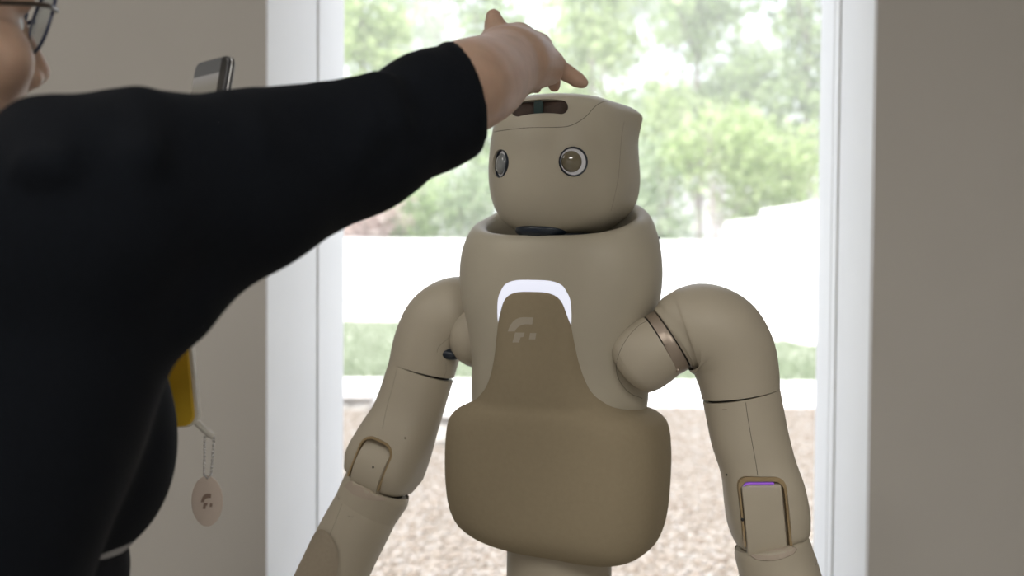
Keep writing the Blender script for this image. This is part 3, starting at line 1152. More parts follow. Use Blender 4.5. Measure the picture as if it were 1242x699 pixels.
# sensor window in the slot
win = extrude_outline([p + inward * 0.0022 for p in slot_pts], inward * 0.004)
sw_ = link('sensor_window', win, M_sensor, head, smooth=0)
lp = pill(652, 124.5, 652, 138.0, 5.2, 6)
link('sensor_lens', extrude_outline([hit(bv0, *p)[0] + inward * 0.0018 for p in lp], inward * 0.003), M_teal, sw_, smooth=0)
rimb = bmesh.new()
for a_, b_ in zip(slot_pts, slot_pts[1:] + slot_pts[:1]):
    if (a_ - b_).length > 1e-5:
        Tube([(a_ + inward * .0012, .0007), (b_ + inward * .0012, .0007)], world=True, sub=1, seg=6).bm(rimb)
link('slot_rim', rimb, M_seam, head)
for i, (p, n) in enumerate(eyes):
    q = n.to_track_quat('Z', 'Y').to_matrix()
    q4 = Matrix.Translation(p) @ q.to_4x4()
    rb = bmesh.new()           # dark socket rim
    for k in range(48):
        a0, a1 = 2 * PI * k / 48, 2 * PI * (k + 1) / 48
        sec = [(ER * 1.03, .0004), (ER * 1.0, .0012), (ER * .93, .0008), (ER * .90, -.004), (ER * 1.03, -.004)]
        for u in range(len(sec)):
            (r1, z1), (r2, z2) = sec[u], sec[(u + 1) % len(sec)]
            rb.faces.new([rb.verts.new(q4 @ Vector((r_ * math.cos(a_), r_ * math.sin(a_), z_))) for r_, z_, a_ in
                          ((r1, z1, a0), (r1, z1, a1), (r2, z2, a1), (r2, z2, a0))])
    bmesh.ops.remove_doubles(rb, verts=rb.verts, dist=1e-6)
    bmesh.ops.recalc_face_normals(rb, faces=rb.faces)
    eye = link('eye', rb, M_navy, head)
    eye['label'] = 'round lens eye'
    wd = bmesh.new()  # pale disc: doorway reflection in the eye, put in as colour
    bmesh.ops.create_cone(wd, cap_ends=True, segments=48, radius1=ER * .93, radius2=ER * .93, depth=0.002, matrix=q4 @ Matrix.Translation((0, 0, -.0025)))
    link('eye_ring', wd, M_eyeglint, eye)
    sh = Vector((0, 0, 0)) + (HRT - n * HRT.dot(n)).normalized() * (-.0022)
    ib = ellipsoid(p + sh - n * .0015, (ER * .74, ER * .74, ER * .34), q, seg=40, rings=24)
    link('eye_lens', ib, M_iris if i == 0 else M_iris2, eye)

link('head_seam', ribbon(head_bvh, [(599, 160), (612, 158), (640, 155), (672, 154.5), (690, 153), (703, 147), (713, 139), (720, 131), (728, 125), (740, 121.5)], 0.0007), M_seam, head, smooth=0)
link('side_seam', ribbon(head_bvh, [(757, 148), (754, 165), (752, 190), (750, 215), (745, 240), (741, 256)], 0.0005), M_softseam, head, smooth=0)
# dark neck showing under the chin
ng = bmesh.new()
Tube([(TH(0, 10, 262), .040), (TH(0, 6, 285), .048), (TH(0, 0, 310), .052), (TH(0, 0, 345), .055)], world=True, sub=4, seg=32).bm(ng)
neck = link('neck', ng, M_navy, robot)
cg = ellipsoid(CHIN, (.0372, .031, .0142), AXHD)
link('chin_joint', cg, M_navy, head)
pp = at(797.5, 289, RD)
link('side_knob', ellipsoid(pp + Vector((0.0005, .0, 0)), (.003, .003, .0025), seg=12, rings=8), M_core, chest)

# ---- logo on the breast
LOGO = [[(210, 480), (217, 458), (228, 436), (246, 410), (268, 392), (295, 381), (325, 378), (390, 380), (383, 430), (335, 428), (305, 435), (283, 448), (268, 463), (262, 479)],
        [(262, 487), (330, 487), (321, 518), (301, 521), (289, 557), (243, 557)],
        [(368, 490), (412, 490), (405, 535), (360, 535)]]
ab_bvh = bvh_of([abdomen])
link('logo', decal(ab_bvh, [[(580 + x_ / 5.83, 320 + y_ / 5.83) for x_, y_ in p] for p in LOGO]), M_logo, abdomen, smooth=0)

# ---- near (viewer's right) arm
AD = 1.635
arm = {}
hous = Tube([(770, 440, AD + .006, 42), (777, 435, AD + .003, 43.5), (790, 427, AD, 43), (801.5, 420.2, AD, 41)], end0=.42)
ho_o = link('shoulder_housing', hous.bm(), M_arm, robot)
link('housing_seam', ribbon(bvh_of([chest, ho_o, abdomen]), [(788, 388), (775, 395), (761, 410), (750.5, 430), (747.5, 448), (752.5, 464), (764, 477), (779, 483.5)], 0.0006), M_seam, ho_o, smooth=0)
link('shoulder_core', tube([(770, 438, AD, 36), (816, 411.5, AD, 38), (832, 402, AD, 40)]), M_core, robot)
band = link('shoulder_band', tube([(802.6, 419.5, AD, 39.5), (803.4, 419.1, AD, 40.8), (813.4, 413.1, AD, 41.0), (814.2, 412.6, AD, 39.5)], sub=2, seg=64), M_bronze, robot)
b_bvh = bvh_of([band])
sc_p, sc_n = hit(b_bvh, 822, 449)
link('band_screw', ellipsoid(sc_p, (.0032, .0032, .0032), seg=12, rings=8), M_bronze, band)
shell = Tube([(816.0, 411.6, AD, 41.2), (820.5, 408.8, AD, 45.5), (832, 403, AD, 51.5), (851, 399, AD - .003, 55.5), (872, 408, AD - .004, 55.5), (887, 428, AD - .004, 53), (894.5, 452, AD - .004, 50), (898.6, 477.2, AD - .004, 47.4)])
sh_o = link('shoulder_shell', shell.bm(), M_arm, robot, smooth=60)
link('arm_core', tube([(893, 455, AD - .004, 40), (905, 520, AD - .006, 38), (915, 560, AD - .006, 30)]), M_core, robot)
# upper arm with a forked elbow
uw = [(898.9, 479.0, AD - .004, 47.2), (903, 500, AD - .004, 47.0), (909, 530, AD - .006, 46.6), (919, 566, AD - .008, 45.0), (926.5, 598, AD - .010, 48.0), (931.5, 628, AD - .010, 48.5), (935, 647, AD - .010, 45.5)]
ua = Tube(uw, seg=96, end1=.42, sq=(2, 2, 2.1, 2.5, 3.0, 3.2, 3.2))


def slot_outline(pts_px, D):
    return [at(x_, y_, D) for x_, y_ in pts_px]


def arch(x0, x1, ytop, ybot, r, tilt=0.0, k=8):
    """inverted-U outline in pixels, open end carried down past ybot; tilt shears x with y"""
    out = [(x0 + (ybot - ytop) * tilt, ybot)]
    for i in range(k + 1):
        a_ = PI - (PI / 2) * i / k
        out.append((x0 + r + r * math.cos(a_) + (r - r * math.sin(a_)) * tilt, ytop + r - r * math.sin(a_)))
    for i in range(k + 1):
        a_ = PI / 2 - (PI / 2) * i / k
        out.append((x1 - r + r * math.cos(a_) + (r - r * math.sin(a_)) * tilt, ytop + r - r * math.sin(a_)))
    out.append((x1 + (ybot - ytop) * tilt, ybot))
    return out


o1 = arch(894.5, 953, 579, 690, 13, 0.10)
DS = AD - .010 - 46.0 * AD / FPX
cutf = extrude_outline([p - Vector((0, .05, 0)) for p in slot_outline(o1, DS)], Vector((0, .05 + .013, 0)))
ua_o = link('upper_arm', bool_diff(ua.bm(), cutf), M_arm, robot, smooth=40)
ua_bvh = bvh_of([ua_o])
# bronze liner following the cut
def liner(outer, inner, D, depth):
    bm = bmesh.new()
    A = slot_outline(outer, D)
    B = slot_outline(inner, D)
    v = Vector((0, depth, 0))
    va = [[bm.verts.new(p) for p in (a, b, b + v, a + v)] for a, b in zip(A, B)]
    for r0, r1 in zip(va, va[1:]):
        for k in range(4):
            bm.faces.new((r0[k], r0[(k + 1) % 4], r1[(k + 1) % 4], r1[k]))
    bm.faces.new(va[0])
    bm.faces.new(va[-1])
    bmesh.ops.recalc_face_normals(bm, faces=bm.faces)
    return bm


li = link('elbow_liner', liner(arch(894.5, 953, 579, 664, 13, 0.10), arch(897.2, 950.4, 584.5, 664, 11.5, 0.10), DS + .0022, .012), M_gold, ua_o, smooth=40)
vl = liner(arch(899, 949, 586, 600, 10, 0.10)[5:11], arch(899, 949, 587.8, 600, 10, 0.10)[5:11], DS + .0018, .006)
vio = link('elbow_light', vl, M_violet, li, smooth=0)
vio['label'] = 'thin violet light under the bronze arch'
# elbow drum held between the prongs
def drum(c0, c1, r_, seg=48, bev=.0015):
    ax_ = (c1 - c0).normalized()
    return tube([(c0, r_ * .96), (c0 + ax_ * bev, r_), (c1 - ax_ * bev, r_), (c1, r_ * .96)], world=True, sub=1, seg=seg)


prof = [(588, .012), (587.6, .0085), (588.2, .006), (590, .0042), (594, .0034), (606, .003), (622, .003), (638, .0034), (652, .0042), (664, .0055), (674, .007), (682, .012)]
rg = []
for x_, sh_ in ((899.6, .0012), (900.6, 0), (947.4, 0), (948.4, .0012)):
    rg.append([at(x_ + (py_ - 588) * .10, py_, DS) + Vector((0, dy_ + sh_, 0)) for py_, dy_ in prof])
bm = bmesh.new()
vv = [[bm.verts.new(p) for p in r_] for r_ in rg]
for a_, b_ in zip(vv, vv[1:]):
    for k in range(len(prof)):
        m_ = (k + 1) % len(prof)
        bm.faces.new((a_[k], a_[m_], b_[m_], b_[k]))
bm.faces.new(vv[0])
bm.faces.new(vv[-1])
bmesh.ops.recalc_face_normals(bm, faces=bm.faces)
dr_o = link('elbow_drum', bm, M_arm, robot)
link('elbow_mark', ellipsoid(at(900.5, 630.5, DS + .0015), (.0022, .0022, .0022), seg=12, rings=8), M_core, dr_o)
link('arm_seam', ribbon(ua_bvh, [(903.5, 478.5), (906, 500), (911, 530), (916.5, 560), (919, 577)], 0.0006), M_seam, ua_o, smooth=0)
link('scuff', ribbon(ua_bvh, [(876, 497), (879, 496.5), (882, 497)], 0.0005), M_softseam, ua_o, smooth=0)
link('screw_hole', ellipsoid(hit(ua_bvh, 874.5, 578)[0], (.0015, .0015, .0015), seg=8, rings=6), M_core, ua_o)
# forearm: cuff, seam, tube
FD = AD - .019
cuff = Tube([(934.5, 658, FD, 42.5), (935.5, 662, FD, 46), (941, 681, FD, 47.2), (944, 691, FD, 48.2)], seg=64)
cu_o = link('forearm_cuff', cuff.bm(), M_arm, robot)
cu_bvh = bvh_of([cu_o])
LENS = [(907, 672), (915, 666), (928, 662.5), (945, 661.5), (958, 662.5), (966, 666), (962, 672), (950, 677.5), (935, 680.5), (918, 679)]
link('cuff_face', decal(cu_bvh, [LENS], lift=.0006), M_face, cu_o)
link('face_seam', ribbon(cu_bvh, LENS + LENS[:1], .0004, lift=.0008), M_softseam, cu_o, smooth=0)
fa = Tube([(944.4, 692.3, FD, 48.2), (955, 735, FD - .006, 49), (968, 800, FD - .015, 46), (980, 880, FD - .03, 40), (988, 940, FD - .04, 30)], seg=48)
fa_o = link('forearm', fa.bm(), M_arm, robot)
link('forearm_core', tube([(937, 672, FD, 34), (944, 695, FD, 42), (955, 735, FD - .004, 40)]), M_core, robot)
link('forearm_seam', ribbon(bvh_of([fa_o]), [(936, 692.5), (938, 700), (941, 712)], 0.0006), M_seam, fa_o, smooth=0)


def robot_hand(wp, down, side, fwd, name='hand'):
    bm = bmesh.new()
    ax = Matrix((side, fwd, down)).transposed()
    ellipsoid(wp + down * .05, (.038, .018, .055), ax, bm=bm)
    for k, (o_, L) in enumerate(((-.029, .062), (-.010, .070), (.010, .066), (.029, .055))):
        p = wp + down * .092 + side * o_
        Tube([(p, .0095), (p + down * L * .5 + fwd * .006, .009), (p + down * L + fwd * .022, .007)], world=True, sub=3, seg=10, end1=.9).bm(bm)
    p = wp + down * .035 - side * .034
    Tube([(p, .012), (p + down * .03 - side * .018 + fwd * .012, .0105), (p + down * .06 - side * .022 + fwd * .024, .008)], world=True, sub=3, seg=10, end1=.9).bm(bm)
    link(name, bm, M_core, robot)


wp = at(988, 940, FD - .04)
robot_hand(wp, (wp - at(968, 800, FD - .015)).normalized(), -RT, FW)

# ---- far (viewer's left) arm
BD = 1.79
link('shoulder_housing', tube([(610, 405, BD - .02, 38), (596, 408, BD - .03, 40), (582, 408, BD - .03, 39), (573, 404, BD - .02, 36)], end1=.25), M_arm, robot)
sl = Tube([(578, 381, BD + .01, 40), (565, 378, BD + .004, 42.5), (548, 381, BD, 43.8), (531, 394, BD, 43.6), (519, 419, BD, 42.4), (511.3, 448.5, BD, 41.0)], end0=.2)
sl_o = link('shoulder_shell', sl.bm(), M_arm, robot, smooth=60)
sl_bvh = bvh_of([sl_o])
link('arm_core', tube([(519, 420, BD, 34), (508, 460, BD, 35), (490, 510, BD, 30)]), M_core, robot)
p_, n_ = hit(sl_bvh, 545, 430)
jt = ellipsoid(p_ - n_ * .003, (.0175, .010, .0085), Matrix.Rotation(math.radians(12), 3, 'Y'))
link('socket_joint', jt, M_navy, sl_o)
link('shell_seam', ribbon(sl_bvh, [(562, 392), (553, 402), (542, 412), (532, 421), (530, 428)], 0.0006), M_softseam, sl_o, smooth=0)
link('shell_seam', ribbon(sl_bvh, [(541, 441), (541, 450), (539, 457)], 0.0004), M_softseam, sl_o, smooth=0)
ul = Tube([(510.9, 450.2, BD, 40.8), (503, 475, BD, 41.2), (493, 505, BD - .002, 42), (480, 535, BD - .006, 45), (467.5, 562, BD - .008, 46.5), (461, 577, BD - .008, 43)], seg=96, end1=.45, ref=(-.36, -.933, 0), sq=(2, 2, 2.1, 2.6, 3.0, 3.0))
# elbow slot: faces the viewer's left
sd = Vector((-0.36, -0.933, 0)).normalized()
ax_y = (at(511, 450, BD) - at(465, 565, BD)).normalized()
ax_x = sd.cross(ax_y).normalized()
if ax_x.x < 0:
    ax_x = -ax_x
ec = at(467, 562, BD - .008)


def arch3(hw, top, bot, r, off, k=8):
    o_ = arch(-hw, hw, -top, bot, r, 0.0, k)
    return [ec + sd * off + ax_x * x_ - ax_y * y_ for x_, y_ in o_]


RS = 46.0 * BD / FPX
out3 = arch3(.0265, .045, .085, .019, .10)
ul_o = link('upper_arm', bool_diff(ul.bm(), extrude_outline(out3, -sd * (.10 - RS + .014))), M_arm, robot, smooth=40)
ul_bvh = bvh_of([ul_o])


def liner3(A, B, v):
    bm = bmesh.new()
    va = [[bm.verts.new(p) for p in (a, b, b + v, a + v)] for a, b in zip(A, B)]
    for r0, r1 in zip(va, va[1:]):
        for k in range(4):
            bm.faces.new((r0[k], r0[(k + 1) % 4], r1[(k + 1) % 4], r1[k]))
    bm.faces.new(va[0])
    bm.faces.new(va[-1])
    bmesh.ops.recalc_face_normals(bm, faces=bm.faces)
    return bm


link('elbow_liner', liner3(arch3(.0265, .045, .022, .019, RS - .0025), arch3(.0240, .0415, .022, .0165, RS - .0025), -sd * .012), M_gold, ul_o, smooth=40)
e0 = ec - ax_y * .004
dl = link('elbow_drum', drum(e0 - ax_x * .0232, e0 + ax_x * .0232, RS - .0005), M_arm, robot)
link('elbow_mark', ellipsoid(hit(bvh_of([dl]), 452.5, 567)[0], (.0016, .0016, .0016), seg=8, rings=6), M_core, dl)
link('arm_seam', ribbon(ul_bvh, [(482, 446), (476, 470), (469, 495), (464, 520)], 0.0004), M_softseam, ul_o, smooth=0)
link('screw_hole', ellipsoid(hit(ul_bvh, 491.5, 531.5)[0], (.0016, .0016, .0016), seg=8, rings=6), M_softseam, ul_o)
# forearm
GD = BD - .01
cl = Tube([(459, 590, GD, 38), (457.5, 593, GD, 42.5), (449, 608, GD, 41.5), (444, 617, GD, 40.5)], seg=64)
cl_o = link('forearm_cuff', cl.bm(), M_arm, robot)
link('cuff_face', decal(bvh_of([cl_o]), [[(417, 590), (424, 584), (434, 583), (448, 590), (460, 600), (470, 607), (458, 608), (443, 606), (428, 600)]], lift=.0006), M_face, cl_o)
link('forearm_core', tube([(462, 584, GD, 32), (444, 617, GD, 34), (425, 655, GD - .003, 34)]), M_core, robot)
fl_ = Tube([(443.4, 618.4, GD, 40.4), (424, 655, GD - .004, 41.5), (402, 700, GD - .008, 41.5), (370, 770, GD - .02, 38), (345, 830, GD - .03, 33), (330, 870, GD - .035, 26)], seg=64)
fl_o = link('forearm', fl_.bm(), M_arm, robot)
fl_bvh = bvh_of([fl_o])
link('forearm_seam', ribbon(fl_bvh, [(415, 611), (404, 640), (392, 668), (381, 690), (376, 702)], 0.0005), M_softseam, fl_o, smooth=0)
link('scuff', ribbon(fl_bvh, [(422, 626), (426, 627.5), (429, 627)], 0.0005), M_softseam, fl_o, smooth=0)
# soft pad on the forearm (oval patch laid on the tube)
pad = bmesh.new()
gp = []
for i in range(13):
    for j in range(13):
        u, v = -1 + i / 6, -1 + j / 6
        gu, gv = u * math.sqrt(1 - v * v / 2), v * math.sqrt(1 - u * u / 2)
        ctr = at(391 - gv * 22, 688 + gv * 50, GD - .006)
        tdir = (at(424, 655, GD) - at(402, 700, GD)).normalized()
        a_ = math.radians(-42 + gu * 52)
        rr = 41.5 * GD / FPX + .0006
        u0 = Vector((0, -1, 0))
        u1 = tdir.cross(u0).normalized()
        ctr = at(402 - gv * 24, 700 + gv * 50, GD - .008)
        if u1.x < 0:
            u1 = -u1
        gp.append(pad.verts.new(ctr + u0 * (rr * math.cos(a_)) + u1 * (rr * math.sin(a_))))
for i in range(12):
    for j in range(12):
        pad.faces.new((gp[i * 13 + j], gp[i * 13 + j + 1], gp[i * 13 + j + 14], gp[i * 13 + j + 13]))
bmesh.ops.recalc_face_normals(pad, faces=pad.faces)
pd = link('forearm_pad', pad, M_patch, fl_o)
pd['label'] = 'darker tan oval pad'
wp = at(330, 870, GD - .035)
robot_hand(wp, (wp - at(370, 770, GD - .02)).normalized(), RT, FW)

# ------------------------------------------------------------------ person
person = thing('person', 'person in black half-sleeve shirt and glasses seen from behind, reaching over the robot head', 'person', (-0.50, 1.0, 0))
HF = Vector((math.cos(math.radians(45)), math.sin(math.radians(45)), 0))
HR = Vector((HF.y, -HF.x, 0))
HC = Vector((-0.509, 1.05, 1.640))
UP = Vector((0, 0, 1))
AXH = [list(HR), list(HF), [0, 0, 1]]


def hl(r, f, u):
    return HC + HR * r + HF * f + UP * u


F_ = Field((-0.80, 0.80, 0.98), (0.13, 1.60, 1.80), 0.003)
# head
F_.ell(hl(0, -.015, .035), (.076, .096, .092), AXH)
F_.ell(hl(0, .030, -.035), (.062, .066, .085), AXH, k=.03)
F_.cone(hl(-.018, .068, -.103), hl(.018, .068, -.103), .020, .020, k=.025)
for s in (-1, 1):
    F_.ell(hl(s * .046, .058, -.034), (.022, .026, .024), AXH, k=.02)
    F_.cone(hl(s * .055, -.005, -.075), hl(s * .025, .06, -.10), .018, .016, k=.025)
    F_.ell(hl(s * .031, .092, .0), (.017, .012, .013), AXH, k=.012, sub=True)
    F_.ell(hl(s * .079, -.012, -.018), (.010, .020, .032), AXH, k=.008)
F_.cone(hl(-.038, .080, .022), hl(.038, .080, .022), .010, .010, k=.014)
F_.cone(hl(0, .092, .002), hl(0, .108, -.034), .0085, .0125, k=.012)
for s in (-1, 1):
    F_.cone(hl(s * .012, .098, -.043), hl(s * .014, .094, -.045), .0105, .0095, k=.006)
    F_.ell(hl(s * .0085, .103, -.054), (.0052, .0075, .006), AXH, k=.003, sub=True)
F_.cone(hl(-.019, .088, -.071), hl(.019, .088, -.071), .0075, .0075, k=.008)
F_.cone(hl(-.015, .087, -.083), hl(.015, .087, -.083), .008, .008, k=.008)
F_.cone(hl(0, -.02, -.07), hl(-.0, -.045, -.20), .057, .066, k=.03)
# shoulders and trunk core
SR = at(110, 236, 0.93)
EL = at(470, 164, 1.125)
WR = at(616, 77, 1.372)
SLt = Vector((-0.60, 1.19, 1.455))
ELt = Vector((-0.49, 1.33, 1.205))
NB_ = hl(0, -.045, -.20)
F_.cone(NB_, SR, .07, .050, k=.04)
F_.cone(NB_, SLt, .07, .055, k=.04)
F_.cone(NB_ - UP * .08, Vector((-.50, 1.02, 1.02)), .12, .12, k=.06)
# reaching arm
F_.path([(SR, .050), (EL, .042), (at(548, 115, 1.19), .0435), (at(572, 103, 1.24), .0445), (at(592, 94, 1.30), .0425), (WR, .0365), (at(628, 74, 1.392), .030), (at(634, 73, 1.41), .024)], sub=10)
# palm: metacarpals from wrist to knuckles
K = [at(604, 46, 1.452), at(630, 42, 1.462), at(655, 55, 1.458), at(671, 77, 1.448)]
W4 = [at(600, 62, 1.375), at(616, 62, 1.378), at(634, 68, 1.378), at(640, 84, 1.378)]
for k_, w_, r_ in zip(K, W4, (.0145, .0145, .014, .0135)):
    F_.cone(w_, k_, .019, r_, k=.020)
F_.cone(at(634, 90, 1.385), at(668, 90, 1.435), .018, .0125, k=.012)
F_.cone(at(602, 62, 1.40), at(640, 75, 1.43), .016, .016, k=.015)
# fingers
def finger(pts, k=.005):
    for (a_, ra), (b_, rb) in zip(pts, pts[1:]):
        F_.cone(a_, b_, ra, rb, k=k)


finger([(K[0], .0115), (at(610, 66, 1.495), .0098), (at(617, 86, 1.515), .0088), (at(622, 100, 1.525), .0078)])
finger([(K[1], .0118), (at(643, 70, 1.505), .0100), (at(648, 91, 1.525), .0088), (at(650, 106.0, 1.532), .0078)])
finger([(K[2], .0112), (at(667, 80, 1.492), .0096), (at(671, 96, 1.505), .0086), (at(672.5, 104.5, 1.508), .0076)])
finger([(K[3], .0110), (at(688, 89, 1.462), .0094), (at(699, 96, 1.466), .0086), (at(706.5, 100.5, 1.468), .0074)])
# thumb, up on the far side of the hand
finger([(at(606, 62, 1.395), .018), (at(599, 46, 1.415), .0125), (at(600, 30, 1.437), .0108), (at(598.5, 20, 1.448), .0092)], k=.006)
# other arm, raised with the telephone
PH_A, PH_B = at(283, 68, 1.165), at(234, 79, 1.235)          # near and far top corners of the phone
pdir = (PH_B - PH_A)
pdir.z = 0
pdir.normalize()
pdown = Vector((-0.235, 0.0, -0.97)).normalized()
pdown = (pdown - pdir * pdown.dot(pdir)).normalized()
pnorm = pdir.cross(pdown).normalized()
if pnorm.y > 0:
    pnorm = -pnorm                                            # screen side, towards the person
PC = PH_A + pdir * .037 + pdown * .075                        # phone centre
LW = PC + pdown * .075 - pnorm * .028
F_.cone(SLt, ELt, .052, .042, k=.03)
F_.cone(ELt, LW + pdown * .035, .042, .028, k=.03)
palm = PC + pdown * .035 - pnorm * .026
F_.cone(LW + pdown * .03, palm, .027, .022, k=.02)
for k_ in range(4):                                           # fingers wrap the far edge
    b_ = palm + pdown * (-.03 + .02 * k_)
    e1 = PC + pdown * (.005 + .02 * k_) + pdir * .046 - pnorm * .012
    e2 = PC + pdown * (.003 + .02 * k_) + pdir * .044 + pnorm * .011
    finger([(b_, .012), (e1, .009), (e2, .0075)])
finger([(palm + pdown * .01, .015), (PC + pdown * .035 - pdir * .047 - pnorm * .010, .0115), (PC + pdown * .01 - pdir * .043 + pnorm * .012, .0085)])
body = link('body', F_.mesh('body'), M_skin, person, smooth=180)
del F_
body_bvh = bvh_of([body])
# thumb nail
p_, n_ = hit(body_bvh, 598, 20)
for s in (-1, 1):
    eb = ellipsoid(hl(s * .031, .071, .0), (.0115, .0115, .0115), seg=20, rings=14)
    e_ = link('eyeball', eb, M_eyeball, person)

# hair: short cap over the skull
Hf = Field((-0.67, 0.90, 1.50), (-0.36, 1.20, 1.80), 0.004)
Hf.ell(hl(0, -.022, .045), (.082, .100, .098), AXH)
Hf.ell(hl(0, .075, -.045), (.075, .075, .095), AXH, k=.01, sub=True)
Hf.cone(hl(-.1, .02, -.06), hl(.1, .02, -.06), .055, .055, k=.01, sub=True)
link('hair', Hf.mesh('hair'), M_hair, person, smooth=180)

# shirt
G = Field((-0.86, 0.70, 1.02), (0.02, 1.42, 1.66), 0.004)
CU0, CU1 = at(567, 110.5, 1.203), at(520, 130, 1.158)
G.cone(at(110, 250, .93), at(300, 230, 1.02), .083, .065, k=.02)
G.cone(at(300, 230, 1.02), at(440, 181, 1.10), .065, .053, k=.02)
G.cone(at(440, 181, 1.10), at(520, 136, 1.158), .053, .0525, k=.02)
G.cone(at(520, 136, 1.158), at(580, 106, 1.216), .0525, .0525, k=.02)
G.cone(at(285, 186, 1.012), at(440, 156, 1.093), .050, .044, k=.01)
G.cone(at(165, 224, .955), at(270, 216, 1.0), .074, .066, k=.012)
# cloth hanging under the arm
G.cone(at(196, 325, .98), at(330, 244, 1.04), .060, .036, k=.02)
G.cone(at(330, 244, 1.04), at(470, 177, 1.12), .036, .038, k=.02)
# yoke and far shoulder
G.cone(at(105, 262, .93), NB_ + UP * -.06, .070, .070, k=.02)
G.cone(NB_ + UP * -.06, SLt, .07, .072, k=.02)
G.cone(at(0, 280, .90), at(110, 260, .92), .073, .078, k=.02)
G.cone(SLt, ELt.lerp(SLt, .25), .070, .066, k=.03)
# back and side panel
G.cone(at(45, 335, .97), at(-130, 720, .95), .122, .138, k=.03)
G.cone(NB_ + UP * -.10, Vector((-.52, 1.02, 1.05)), .13, .15, k=.03)
# belly
G.ell(at(92, 548, 1.09), (.085, .10, .100), k=.015)
G.ell(at(50, 480, 1.06), (.10, .12, .13), k=.03)
# folds
for (a_, b_, r_) in (((434, 114, 1.07), (450, 160, 1.04), .009), ((462, 103, 1.085), (478, 150, 1.06), .009),
                     ((400, 126, 1.06), (420, 190, 1.03), .008), ((170, 132, .93), (175, 190, .87), .010),
                     ((62, 142, .90), (72, 200, .84), .010), ((32, 146, .90), (36, 200, .84), .010), ((300, 134, 1.02), (310, 180, .96), .007)):
    G.cone(at(*a_), at(*b_), r_, r_, k=.02)
G.wrinkle(.0006, lambda X, Y, Z: np.sin(38 * X + 22 * Z + 3 * np.sin(20 * Y)) * np.sin(30 * Z - 14 * X + 17 * Y) + .6 * np.sin(75 * X + 25 * Z - 40 * Y))
# sleeve opening and hem
cdir = (CU0 - CU1).normalized()
# cut the sleeve off square at the cuff only where the arm is
cutp = at(557, 112, 1.195)
sl_, X, Y, Z = G.region(cutp - Vector((.14, .14, .14)), cutp + Vector((.14, .14, .14)))
cn = Vector((0.88, 0.36, 0.22)).normalized()
d_ = (X - cutp.x) * cn.x + (Y - cutp.y) * cn.y + (Z - cutp.z) * cn.z
G.f[sl_] = np.maximum(G.f[sl_] - np.where((d_ > -.014) & (d_ < .02), .0012, 0).astype(np.float32), d_.astype(np.float32))
G.cone(CU1, at(600, 92, 1.26), .0462, .0462, k=.003, sub=True)
G.cut((0, 0, 1.045), (0, 0, -1))
shirt = link('shirt', G.mesh('shirt'), M_shirt, person, smooth=180)
del G
shirt['label'] = 'loose black half-sleeve shirt'
# sleeve hem ring
hm = bmesh.new()
u_ = cn.cross(Vector((0, 0, 1))).normalized()
v_ = cn.cross(u_).normalized()

# undershirt edge, trousers, shoes
U = Field((-0.78, 0.78, 0.95), (-0.15, 1.32, 1.30), 0.004)
U.ell(at(88, 556, 1.09), (.081, .092, .1005))
U.cone(Vector((-.53, 1.03, 1.2)), Vector((-.53, 1.03, 1.0)), .11, .11, k=.02)
us = link('undershirt', U.mesh('undershirt'), M_under, person, smooth=180)
us['label'] = 'pale undershirt edge below the black shirt'
Q = Field((-0.80, 0.74, 0.0), (-0.18, 1.34, 1.26), 0.007)
Q.cone(Vector((-.50, 1.02, .98)), Vector((-.50, 1.02, .90)), .150, .165)
BF = Vector((.82, .57, 0))
BR = Vector((.57, -.82, 0))
for s in (-1, 1):
    hp = Vector((-.50, 1.02, .90)) + BR * (s * .085)
    kn = Vector((-.49, 1.03, .50)) + BR * (s * .10)
    an = Vector((-.51, 1.01, .07)) + BR * (s * .11)
    Q.cone(hp, kn, .095, .072, k=.03)
    Q.cone(kn, an, .072, .058, k=.03)
Q.cone(at(65, 690, 1.09), Vector((-.47, 1.05, .98)), .066, .09, k=.03)
link('trousers', Q.mesh('trousers'), M_trouser, person, smooth=180)
for s in (-1, 1):
    an = Vector((-.51, 1.01, 0)) + BR * (s * .11)
    ax = Matrix((BR, BF, UP)).transposed()
    shb = ellipsoid(an + BF * .06 + UP * .045, (.048, .14, .045), ax)
    link('shoe', shb, M_shoe, person)

# ---- glasses
gl = thing('glasses', 'navy rimmed glasses worn by the person at the left edge', 'glasses', hl(0, .115, 0))
def rim_pts(s, n=40):
    out = []
    for k in range(n):
        a_ = 2 * PI * k / n
        x_ = .0255 * sgnpow(math.cos(a_), .8)
        z_ = .029 * sgnpow(math.sin(a_), .8) + .004
        out.append(hl(s * .034 + x_, .101 - abs(s * .034 + x_) * .10 + (z_ - .004) * .30, .001 + z_))
    return out


def closed_tube(pts, r_, seg=8):
    rings_ = []
    n = len(pts)
    for i in range(n):
        t_ = (pts[(i + 1) % n] - pts[i - 1]).normalized()
        u = Vector(HF) - t_ * HF.dot(t_)
        u.normalize()
        w = t_.cross(u)
        rings_.append([pts[i] + u * r_ * math.cos(2 * PI * k / seg) + w * r_ * math.sin(2 * PI * k / seg) for k in range(seg)])
    rings_.append(rings_[0])
    bm = loft(rings_, False, False)
    bmesh.ops.remove_doubles(bm, verts=bm.verts, dist=1e-7)
    return bm


